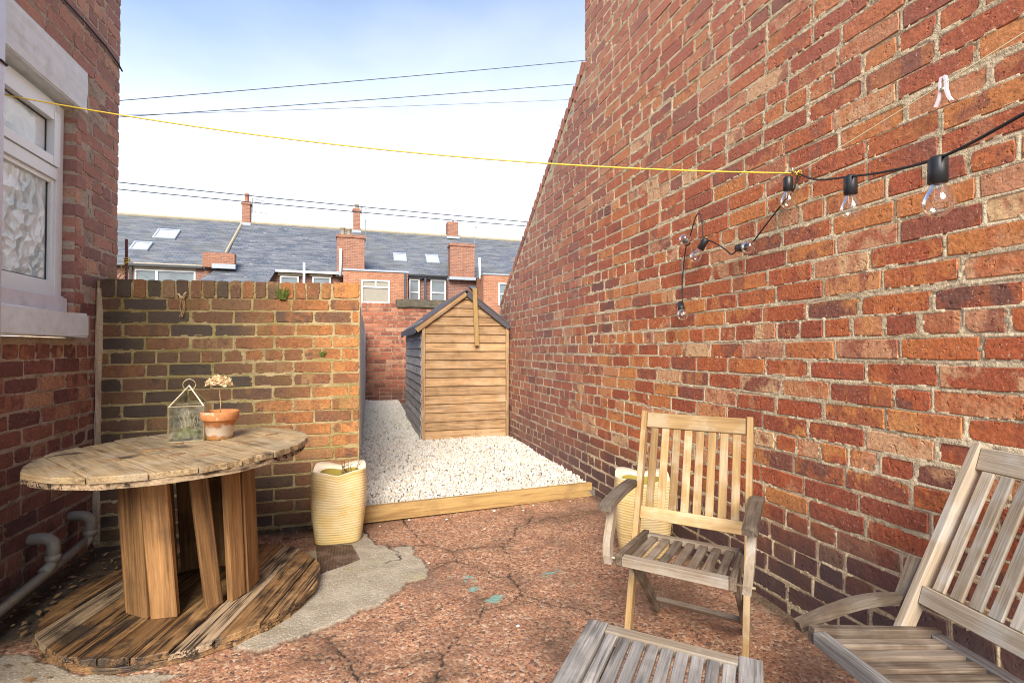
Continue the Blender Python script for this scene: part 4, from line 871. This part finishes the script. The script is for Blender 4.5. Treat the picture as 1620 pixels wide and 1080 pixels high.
right = [hook, Vector((1.60, 1.40, 1.765)), Vector((1.425, 1.13, 1.668)), Vector((1.31, .94, 1.605)), Vector((1.215, .76, 1.562)), Vector((1.13, .60, 1.553)), Vector((1.06, .42, 1.575)), Vector((.95, .10, 1.68))]
def smoothp(P, n=6):
    out = []
    for i in range(len(P)-1):
        p0, p1, p2, p3 = P[max(i-1, 0)], P[i], P[i+1], P[min(i+2, len(P)-1)]
        for k in range(n): t = k/n; out.append(.5*((2*p1)+(p2-p0)*t+(2*p0-5*p1+4*p2-p3)*t*t+(3*p1-p0-3*p2+p3)*t**3))
    return out+[P[-1]]
MB().tube(smoothp(loop), .0032, 7).tube(smoothp(right), .0034, 7).build('cable', M_cable, sg, ho, True)
M_fil = plain('filament', (.6, .42, .2), .4, metal=.5, bump=0)
def lamp(p, d):
    d = Vector(d).normalized(); M = Matrix.Translation(Vector(p)-hook) @ d.to_track_quat('-Z', 'Y').to_matrix().to_4x4()
    o = MB().lathe([(0, .012), (.012, .012), (.018, .006), (.0185, -.046), (.016, -.048), (0, -.048)], 18).build('lamp_socket', M_black, sg, M, True)
    bl = [(.0125, -.046), (.014, -.052), (.021, -.066), (.0278, -.082), (.0295, -.094), (.0265, -.107), (.017, -.118), (.006, -.1225), (0, -.123)]
    MB().lathe(bl, 22).build('bulb', M_glass, o, smooth=True)
    MB().tube([(-.008, 0, -.05), (-.007, 0, -.078), (0, 0, -.088), (.007, 0, -.078), (.008, 0, -.05)], .0007, 5).build('filament', M_fil, o)
lamp((1.69, 1.612, 1.846), (0, .02, -1)); lamp((1.425, 1.13, 1.66), (0, 0, -1)); lamp((1.215, .76, 1.554), (-.03, 0, -1))
lamp((1.695, 1.90, 1.617), (-.25, -.9, -.15)); lamp((1.69, 2.13, 1.70), (-.2, .62, -.85)); lamp((1.695, 2.285, 1.722), (-.7, -.75, .0)); lamp((1.69, 2.338, 1.39), (-.35, -.7, -.7))

# weeds, moss, dead growth, litter
def tuft(loc, n, h, spread, mat, label, name, cat, w=.003):
    q = MB()
    for k in range(n):
        a = random.random()*6.283; r0 = random.random()*spread*.4; r1 = r0+random.random()*spread; hh_ = h*random.uniform(.4, 1)
        p = [Vector((r0*math.cos(a), r0*math.sin(a)*.5, 0)), Vector(((r0+r1)/2*math.cos(a), (r0+r1)/2*math.sin(a)*.5, hh_*.7)), Vector((r1*math.cos(a), r1*math.sin(a)*.5, hh_))]
        q.tube(p, [w, w*.8, w*.2], 4)
    return tag(q.build(name, mat, None, Matrix.Translation(loc)), label, cat)
M_green = plain('weed green', (.12, .17, .03), .8, var=.5, scale=60)
tuft((-.487, 3.468, 1.462), 90, .085, .05, M_green, 'bright green moss tuft growing from the garden wall coping', 'moss_tuft', 'moss', .0025)
tuft((-.25, 3.468, 1.10), 26, .035, .035, M_green, 'small weed rooted in a crack of the garden wall', 'wall_weed', 'weed', .0025)
tuft((-1.05, 3.464, 1.455), 10, .045, .05, M_petal, 'pale dead tuft hanging on the dark end of the wall coping', 'dead_tuft', 'dead plant', .004)
MB_ = MB()
for k in range(4): MB_.tube([(-1.05+random.uniform(-.012, .012), 3.458, 1.47), (-1.05+random.uniform(-.01, .02), 3.455, 1.40), (-1.045+random.uniform(-.02, .02), 3.46, 1.34)], .0018, 4)
tag(MB_.build('hanging_root', M_dry), 'dry root strands hanging down the wall face', 'dead plant')
q = MB()
for k in range(16):
    a = random.uniform(.2, 2.9); x0 = -1.455+random.uniform(-.03, .05); L_ = random.uniform(.06, .17)
    q.tube([(x0, 3.60, 1.55), (x0+.5*L_*math.cos(a), 3.60+random.uniform(-.03, .03), 1.55+.6*L_), (x0+1.2*L_*math.cos(a), 3.6+random.uniform(-.05, .05), 1.55+L_*math.sin(a)*.8)], [.002, .0015, .0008], 4)
tag(q.build('dead_creeper', M_dry), 'dry creeper twigs in the corner on top of the garden wall', 'dead plant')
pl = thing('garden_stake', 'thin rusty stake tied with yellow cord behind the garden wall', 'stake', (-1.46, 3.80, 0))
M_rust = plain('rust', (.15, .06, .045), .8, var=.4)
MB().tube([(0, 0, 0), (-.01, 0, 1.86)], .009, 8).build('stake', M_rust, pl, smooth=True)
MB().tube([(-.008+.014*math.cos(a), .014*math.sin(a), 1.70+a*.002) for a in [k*.5 for k in range(40)]]+[(.02, -.02, 1.72), (-.03, -.02, 1.68), (-.01, -.03, 1.62)], .003, 5).build('cord', M_yellow, pl, smooth=True)
for (y, nn, hh_) in ((4.17, 12, .05), (5.3, 14, .10), (5.62, 16, .10), (5.95, 16, .12)):
    tuft((RX+.03, y, rake(y)+.03), nn, hh_, .07, M_dry if y > 5 else M_leaf, {4.17: 'small brown growth near the top of the sloping wall', 5.3: 'highest dry weed on the sloping wall top', 5.62: 'middle dry weed on the sloping wall top', 5.95: 'lowest dry weed on the sloping wall top'}[y], 'dry_weed', 'weed', .003)
tuft((1.70, 8.3, 1.3), 60, .75, .5, M_dry, 'straggly dry shrub behind the shed roof', 'dry_shrub', 'shrub', .007)
q = MB()
for k in range(260):
    if k < 200: x, y = random.uniform(-1.47, -1.0), random.uniform(1.95, 3.4)
    else: x, y = random.uniform(-.95, -.05), random.uniform(3.25, 3.45)
    s = random.uniform(.005, .018); e = Euler((random.uniform(-.5, .5), random.uniform(-.5, .5), random.random()*6)).to_matrix()
    p = [e @ Vector(c_)*s+Vector((x, y, .004+.004*random.random())) for c_ in ((-1.3, 0, 0), (0, .6, .2), (1.3, 0, .1), (0, -.6, .2))]
    q.prism(p, [w-Vector((0, 0, .001)) for w in p])
lt = q.build('leaf_litter', M_leaf); tag(lt, 'dead leaves and grit lying along the foot of the walls', 'leaf litter', kind='stuff')

# ------------------------------------------------------------------ overhead wires
wires = [((-6.426, 8.049), (7.61, 11.575), .011, 'upper thick overhead wire crossing the sky'), ((-6.421, 7.594), (7.36, 10.688), .011, 'second thick overhead wire below the uppermost one'), ((-6.421, 7.647), (6.992, 10.063), .006, 'faint thin wire just under the second overhead wire'),
         ((-6.401, 5.782), (.512, 5.678), .015, 'upper of two thin wires above the slate roofs'), ((-6.398, 5.59), (-.246, 5.514), .015, 'lower of two thin wires above the slate roofs')]
for (x0, z0), (x1, z1), r, lab in wires:
    dx, dz = x1-x0, z1-z0; a = (x0-dx*.6, 16, z0-dz*.6); k_ = .45 if dx > 10 else 1.6; b = (x1+dx*k_, 16, z1+dz*k_)
    tag(MB().tube(sag(a, b, .10 if r > .005 else .05, 20), r, 5).build('overhead_wire', M_wire), lab, 'wire', 'overhead wires')

# ------------------------------------------------------------------ terraced houses beyond the back lane
def slate_mat(name, c1, c2, c3, fleck):
    g = G(name); O = g.obj(); P = g.pos(); n1 = g.noise(P, .9, 5, .6); n2 = g.noise(g.map(P, (2.2, 9, 9)), 1., 4, .7); n4 = g.noise(g.map(P, (1.1, 5.5, 5.5)), 1., 3, .6)
    b = g.n('TexBrick', {'Vector': O, 'Scale': 1., 'Brick Width': .30, 'Row Height': .22, 'Mortar Size': .012, 'Mortar Smooth': .3, 'Bias': 0., 'Color1': c1, 'Color2': c2, 'Mortar': tuple(x*.45 for x in c1)})
    c = g.mix(g.mr(n1, .42, .62, 0, .7), b.outputs['Color'], c3); c = g.mix(g.mr(n4, .42, .62, 0, .55), c, (.21, .215, .225)); c = g.mix(g.mr(n2, .60, .70, 0, fleck), c, (.42, .43, .45))
    return g.bsdf(c, .55, g.bump(b.outputs['Fac'], -.6, .02), .4)
M_slate = slate_mat('blue grey slate', (.085, .098, .125), (.125, .138, .165), (.11, .11, .105), .12)
M_slate2 = slate_mat('flecked slate', (.075, .088, .115), (.115, .13, .16), (.10, .105, .12), .75)
def farbrick(name, c1, c2, mort):
    g = G(name); O = g.obj(); n1 = g.noise(O, .9, 4, .6)
    b = g.n('TexBrick', {'Vector': g.n('CombineXYZ', {0: g.math('ADD', g.sepz(O)['X'], g.sepz(O)['Y']), 1: g.sepz(O)['Z'], 2: 0.}).outputs[0], 'Scale': 1., 'Brick Width': .235, 'Row Height': .08, 'Mortar Size': .009, 'Bias': .1, 'Color1': c1, 'Color2': c2, 'Mortar': mort})
    c = g.mix(g.mr(n1, .4, .65, 0, .45), b.outputs['Color'], tuple(x*.75 for x in c1)); c = g.mix(g.mr(g.noise(O, 5, 4, .7), .55, .7, 0, .45), c, (.14, .065, .05))
    return g.bsdf(c, .9, g.bump(b.outputs['Fac'], -.3, .01), .2)
M_fb_o = farbrick('orange offshoot brick', (.43, .19, .11), (.31, .125, .075), (.42, .27, .18)); M_fb_d = farbrick('dark terrace brick', (.28, .13, .10), (.17, .08, .07), (.34, .25, .19)); M_fb_s = farbrick('stack brick', (.35, .155, .10), (.22, .095, .068), (.36, .25, .18))
M_pane = plain('far window pane', (.17, .20, .22), .12, spec=.6, var=.25, scale=1.2, bump=0); M_blind = plain('drawn blind', (.30, .27, .22), .7, var=.1, scale=2)
M_potc = plain('buff chimney pot', (.36, .31, .22), .9, var=.3); M_potr = plain('red chimney pot', (.40, .16, .09), .9, var=.3)
M_alu = plain('aerial metal', (.25, .26, .28), .4, metal=.6, var=.1, bump=0)
EY, EZ_, RY, RZ_ = 27., 5.2, 31., 8.33; SLP = (RZ_-EZ_)/(RY-EY)
def pz(y): return EZ_+(y-EY)*SLP
def roof_obj(name, mat, parent, pts, th=.06):
    """pts (x,y) on the rear slope plane; own axes lie in the slope"""
    ang = math.atan(SLP); M = Matrix.Translation((pts[0][0], EY, EZ_)) @ Matrix.Rotation(ang, 4, 'X'); Mi = M.inverted()
    L = [Mi @ Vector((x, y, pz(y))) for x, y in pts]
    return MB().prism([(p.x, p.y, -th) for p in L], [(p.x, p.y, .0) for p in L]).build(name, mat, parent, inv(parent) @ M)
M_upvc_far = plain('far white frame', (.60, .60, .60), .5, var=.05, bump=0)
def far_window(par, x0, x1, z0, z1, Y, style='2'):
    w = thing('window', None, None); w.parent = par; w.matrix_basis = inv(par) @ Matrix.Translation(((x0+x1)/2, Y, z0)); hw = (x1-x0)/2; H = z1-z0; t = .075
    q = MB().box(-hw, -hw+t, -.03, .06, 0, H).box(hw-t, hw, -.03, .06, 0, H).box(-hw+t, hw-t, -.028, .06, H-t, H).box(-hw+t, hw-t, -.028, .06, 0, t)
    if style == 'top2': q.box(-hw+t, hw-t, -.029, .06, H*.66, H*.66+t).box(-t/2, t/2, -.027, .06, H*.66+t, H-t)
    if style == 'sash': q.box(-hw+t, hw-t, -.029, .06, H*.48, H*.48+t)
    if style == 'mull': q.box(-hw+.83, -hw+.83+.1, -.029, .06, t, H-t)
    q.build('frame', M_upvc_far, w); box('pane', M_pane if style != 'top2' else M_blind, w, -hw+.02, hw-.02, .02, .05, .02, H-.02); return w
def skylight(par, xc, yc, w=.85, l=1.0):
    ang = math.atan(SLP); o = thing('skylight', None, None); o.parent = par; o.matrix_basis = inv(par) @ Matrix.Translation((xc, yc, pz(yc))) @ Matrix.Rotation(ang, 4, 'X')
    q = MB().box(-w/2, w/2, -l/2, -l/2+.09, .002, .10).box(-w/2, w/2, l/2-.09, l/2, .002, .10).box(-w/2, -w/2+.08, -l/2+.09, l/2-.09, .002, .098).box(w/2-.08, w/2, -l/2+.09, l/2-.09, .002, .098); q.build('frame', M_lead2, o)
    box('pane', M_skyl, o, -w/2+.06, w/2-.06, -l/2+.07, l/2-.07, .02, .06); return o
M_skyl = plain('skylight glass', (.42, .47, .51), .08, spec=.8, var=.06, bump=0)
def chimney(par, x0, x1, y0, y1, z0, z1, mat=None, pots=(), corbel=True, taper=0):
    c = thing('chimney', None, None); c.parent = par; c.matrix_basis = inv(par) @ Matrix.Translation(((x0+x1)/2, (y0+y1)/2, z0)); hx, hy = (x1-x0)/2, (y1-y0)/2
    q = MB().box(-hx, hx, -hy, hy, 0, z1-z0-.16)
    if corbel: q.box(-hx-.05, hx+.05, -hy-.05, hy+.05, z1-z0-.16, z1-z0-.08).box(-hx-.015, hx+.015, -hy-.015, hy+.015, z1-z0-.08, z1-z0)
    else: q.box(-hx+.003, hx-.003, -hy+.003, hy-.003, z1-z0-.16, z1-z0)
    q.build('stack', mat or M_fb_s, c)
    box('flashing', M_lead2, c, -hx-.06, hx+.06, -hy-.08, hy+.02, -.03, .12)
    for px, py, r, h, m in pots: MB().lathe([(r*.9, 0), (r*.85, h*.8), (r*1.1, h*.84), (r*1.1, h*.95), (r*.95, h), (r*.7, h), (r*.7, h*.6), (0, h*.6)], 14, (px, py)).build('chimney_pot', m, c, Matrix.Translation((0, 0, z1-z0)), True)
    return c
def aerial(par, p, top, arms):
    q = MB().tube([p, (p[0], p[1], top)], .022, 6)
    for z, dx, L_ in arms:
        q.tube([(p[0], p[1], z), (p[0]+dx, p[1]-.1, z-.12)], .014, 5)
        for k in range(5): t_ = (k+1)/5; q.tube([(p[0]+dx*t_, p[1]-.1*t_-L_, z-.12*t_), (p[0]+dx*t_, p[1]-.1*t_+L_, z-.12*t_+.06)], .008, 4)
    q.build('aerial', M_alu, par, inv(par))
def terrace(label, x0, x1, slate, wallmat):
    h = thing('terraced_house', label, 'house', ((x0+x1)/2, 29, 0), 0, 'slate roofed terraced houses beyond the lane')
    box_ = MB().box(x0+.002, x1-.002, EY+.1, 35, -.06, 5.2).prism([(x0+.002, EY+.1, 5.2), (x0+.002, RY, RZ_-.12), (x0+.002, 35, 5.2)], [(x1-.002, EY+.1, 5.2), (x1-.002, RY, RZ_-.12), (x1-.002, 35, 5.2)])
    box_.build('wall', wallmat, h, inv(h))
    MB().prism([(x0, RY, RZ_-.06), (x0, RY, RZ_), (x0, 35.2, 5.1), (x0, 35.2, 5.04)], [(x1, RY, RZ_-.06), (x1, RY, RZ_), (x1, 35.2, 5.1), (x1, 35.2, 5.04)]).build('front_roof', slate, h, inv(h))
    MB().tube([(x0, RY, RZ_), (x1, RY, RZ_)], .10, 8).build('ridge_tile', M_potc, h, inv(h))
    return h
def gutter(h, x0, x1, y, z, mat): box('gutter', mat, h, x0, x1, y-.06, y+.06, z, z+.10).matrix_basis = inv(h)
def piece(name, mat, h, *a): o = box(name, mat, h, *a); o.matrix_basis = inv(h); return o
# house A
hA = terrace('leftmost terraced house with two skylights and a wide white window', -12.6, -6.5, M_slate, M_fb_d)
roof_obj('roof', M_slate, hA, [(-12.7, 26.8), (-6.5, 26.8), (-6.5, RY), (-12.7, RY)])
far_window(hA, -10.1, -7.62, 4.0, 4.90, 26.98, 'mull'); piece('lintel', M_stone, hA, -10.15, -7.2, 26.95, 27.02, 4.92, 5.20); gutter(hA, -10.25, -7.28, 26.78, 5.00, M_black)
piece('wall_end', M_fb_d, hA, -7.6, -6.6, 26.93, 27.2, 3.5, 5.0); piece('downpipe', M_black, hA, -10.25, -10.15, 26.8, 26.9, 3.5, 5.0)
skylight(hA, -9.6, 29.33, 1.0, 1.05); skylight(hA, -10.3, 28.2, .78, .85)
# house B
hB = terrace('second terraced house with flecked slates and a catslide roof', -6.5, -.75, M_slate2, M_fb_d)
roof_obj('roof', M_slate2, hB, [(-6.47, 26.8), (-.75, 26.8), (-.75, RY), (-6.47, RY)])
roof_obj('catslide_roof', M_slate2, hB, [(-7.6, 25.2), (-4.45, 25.2), (-4.11, 26.8), (-6.46, 26.8), (-6.46, 27.05), (-6.6, 26.9)], .05)
MB().box(-6.9, -4.6, 25.4, 27.1, -.06, 3.7).build('offshoot', M_fb_d, hB, inv(hB))
MB().tube([(-6.47, RY, RZ_+.03), (-6.60, 28.0, pz(28.0)+.03)], .07, 6).build('verge', M_potc, hB, inv(hB))
piece('parapet', M_fb_s, hB, -7.2, -5.85, 26.45, 26.8, 5.05, 5.75); piece('flashing', M_lead2, hB, -6.8, -5.8, 26.40, 26.45, 5.0, 5.22)
far_window(hB, -3.93, -3.05, 4.0, 4.84, 26.98); far_window(hB, -2.42, -1.52, 4.0, 4.86, 26.98)
piece('lintel', M_stone, hB, -4.02, -2.9, 26.95, 27.02, 4.87, 5.1); piece('lintel', M_stone, hB, -2.55, -1.45, 26.95, 27.02, 4.88, 5.1); gutter(hB, -4.1, -1.05, 26.76, 5.0, M_upvc)
MB().tube([(-2.78, 26.7, 3.6), (-2.78, 26.7, 5.5)], .06, 8).build('vent_pipe', M_upvc, hB, inv(hB), True)
chimney(hB, -6.46, -6.06, 30.8, 31.25, 8.15, 9.48, pots=[(0, 0, .12, .5, M_potr)]); aerial(hB, (-5.98, 31., 8.9), 9.75, [(9.7, .75, .3), (9.5, .7, .25), (9.0, .8, .02)])
st_ = chimney(hB, -1.2, .12, 26.0, 26.75, 4.9, 6.92, pots=[(-.40, 0, .12, .42, M_potc), (-.10, 0, .12, .38, M_potc)])
MB().tube([(-1.02, 25.85, 4.8), (-1.02, 25.9, 6.15)], .06, 8).build('vent_pipe', M_upvc, hB, inv(hB), True)
# house C
hC = terrace('third terraced house with twin small skylights and orange offshoot', -.75, 5.2, M_slate, M_fb_d)
roof_obj('roof', M_slate, hC, [(-.75, 26.8), (5.2, 26.8), (5.2, RY), (-.75, RY)])
skylight(hC, 2.05, 28.4, .72, .95); skylight(hC, 3.87, 28.4, .74, .98)
MB().box(-.87, 2.23, 25.5, 27.05, -.06, 5.03).build('offshoot', M_fb_o, hC, inv(hC)); piece('lead_capping', M_lead2, hC, -.9, 2.27, 25.45, 27.0, 5.032, 5.12)
far_window(hC, -.02, 1.34, 3.44, 4.61, 25.47, 'top2'); far_window(hC, 2.43, 3.0, 3.5, 4.95, 26.98, 'sash'); far_window(hC, 3.58, 4.42, 3.5, 4.97, 26.98, 'sash')
piece('lintel', M_white, hC, 2.3, 3.1, 26.95, 27.02, 4.97, 5.22); piece('lintel', M_white, hC, 3.3, 4.55, 26.95, 27.02, 4.99, 5.22); gutter(hC, 1.9, 4.7, 26.76, 5.08, M_black)
for x, y in ((2.10, 25.4), (3.28, 26.8), (4.62, 26.8)): MB().tube([(x, y, 2.5), (x, y, 5.0)], .055, 8).build('downpipe', M_wire, hC, inv(hC), True)
chimney(hC, -.52, -.11, 30.8, 31.2, 8.15, 9.58, pots=[(0, 0, .13, .28, M_potc)]); aerial(hC, (.18, 29., 7.0), 8.5, [(8.45, .05, .12)]); aerial(hC, (-.05, 31., 9.3), 9.75, [(9.7, .5, .2)])
chimney(hC, 4.5, 5.19, 26.0, 26.75, 4.9, 6.84); 
# house D
hD = terrace('rightmost terraced house with orange offshoot partly hidden by the gable', 5.2, 14., M_slate, M_fb_d)
roof_obj('roof', M_slate, hD, [(5.2, 26.8), (14., 26.8), (14., RY), (5.2, RY)])
chimney(hD, 5.195, 5.82, 26.002, 26.75, 4.9, 6.838); chimney(hD, 5.14, 5.83, 30.7, 31.4, 8.15, 9.2, pots=[(.05, 0, .07, .14, M_potc)], corbel=False)
MB().box(5.95, 9.5, 24.5, 27.05, -.06, 4.98).build('offshoot', M_fb_o, hD, inv(hD)); piece('lead_capping', M_lead2, hD, 5.93, 9.5, 24.46, 26.9, 4.982, 5.05)
MB().box(4.45, 5.9, 26.3, 27.05, -.06, 4.9).build('offshoot', M_fb_d, hD, inv(hD))
roof_obj('valley_roof', M_slate2, hD, [(5.0, 26.85), (5.93, 25.75), (5.93, 26.85)], .05)
far_window(hD, 6.73, 7.45, 3.4, 4.58, 24.47, 'sash'); MB().tube([(5.86, 24.9, 4.8), (5.86, 25., 5.92)], .06, 8).build('vent_pipe', M_upvc, hD, inv(hD), True)
aerial(hD, (6.5, 29., 7.1), 8.6, [(8.55, .12, .02)])
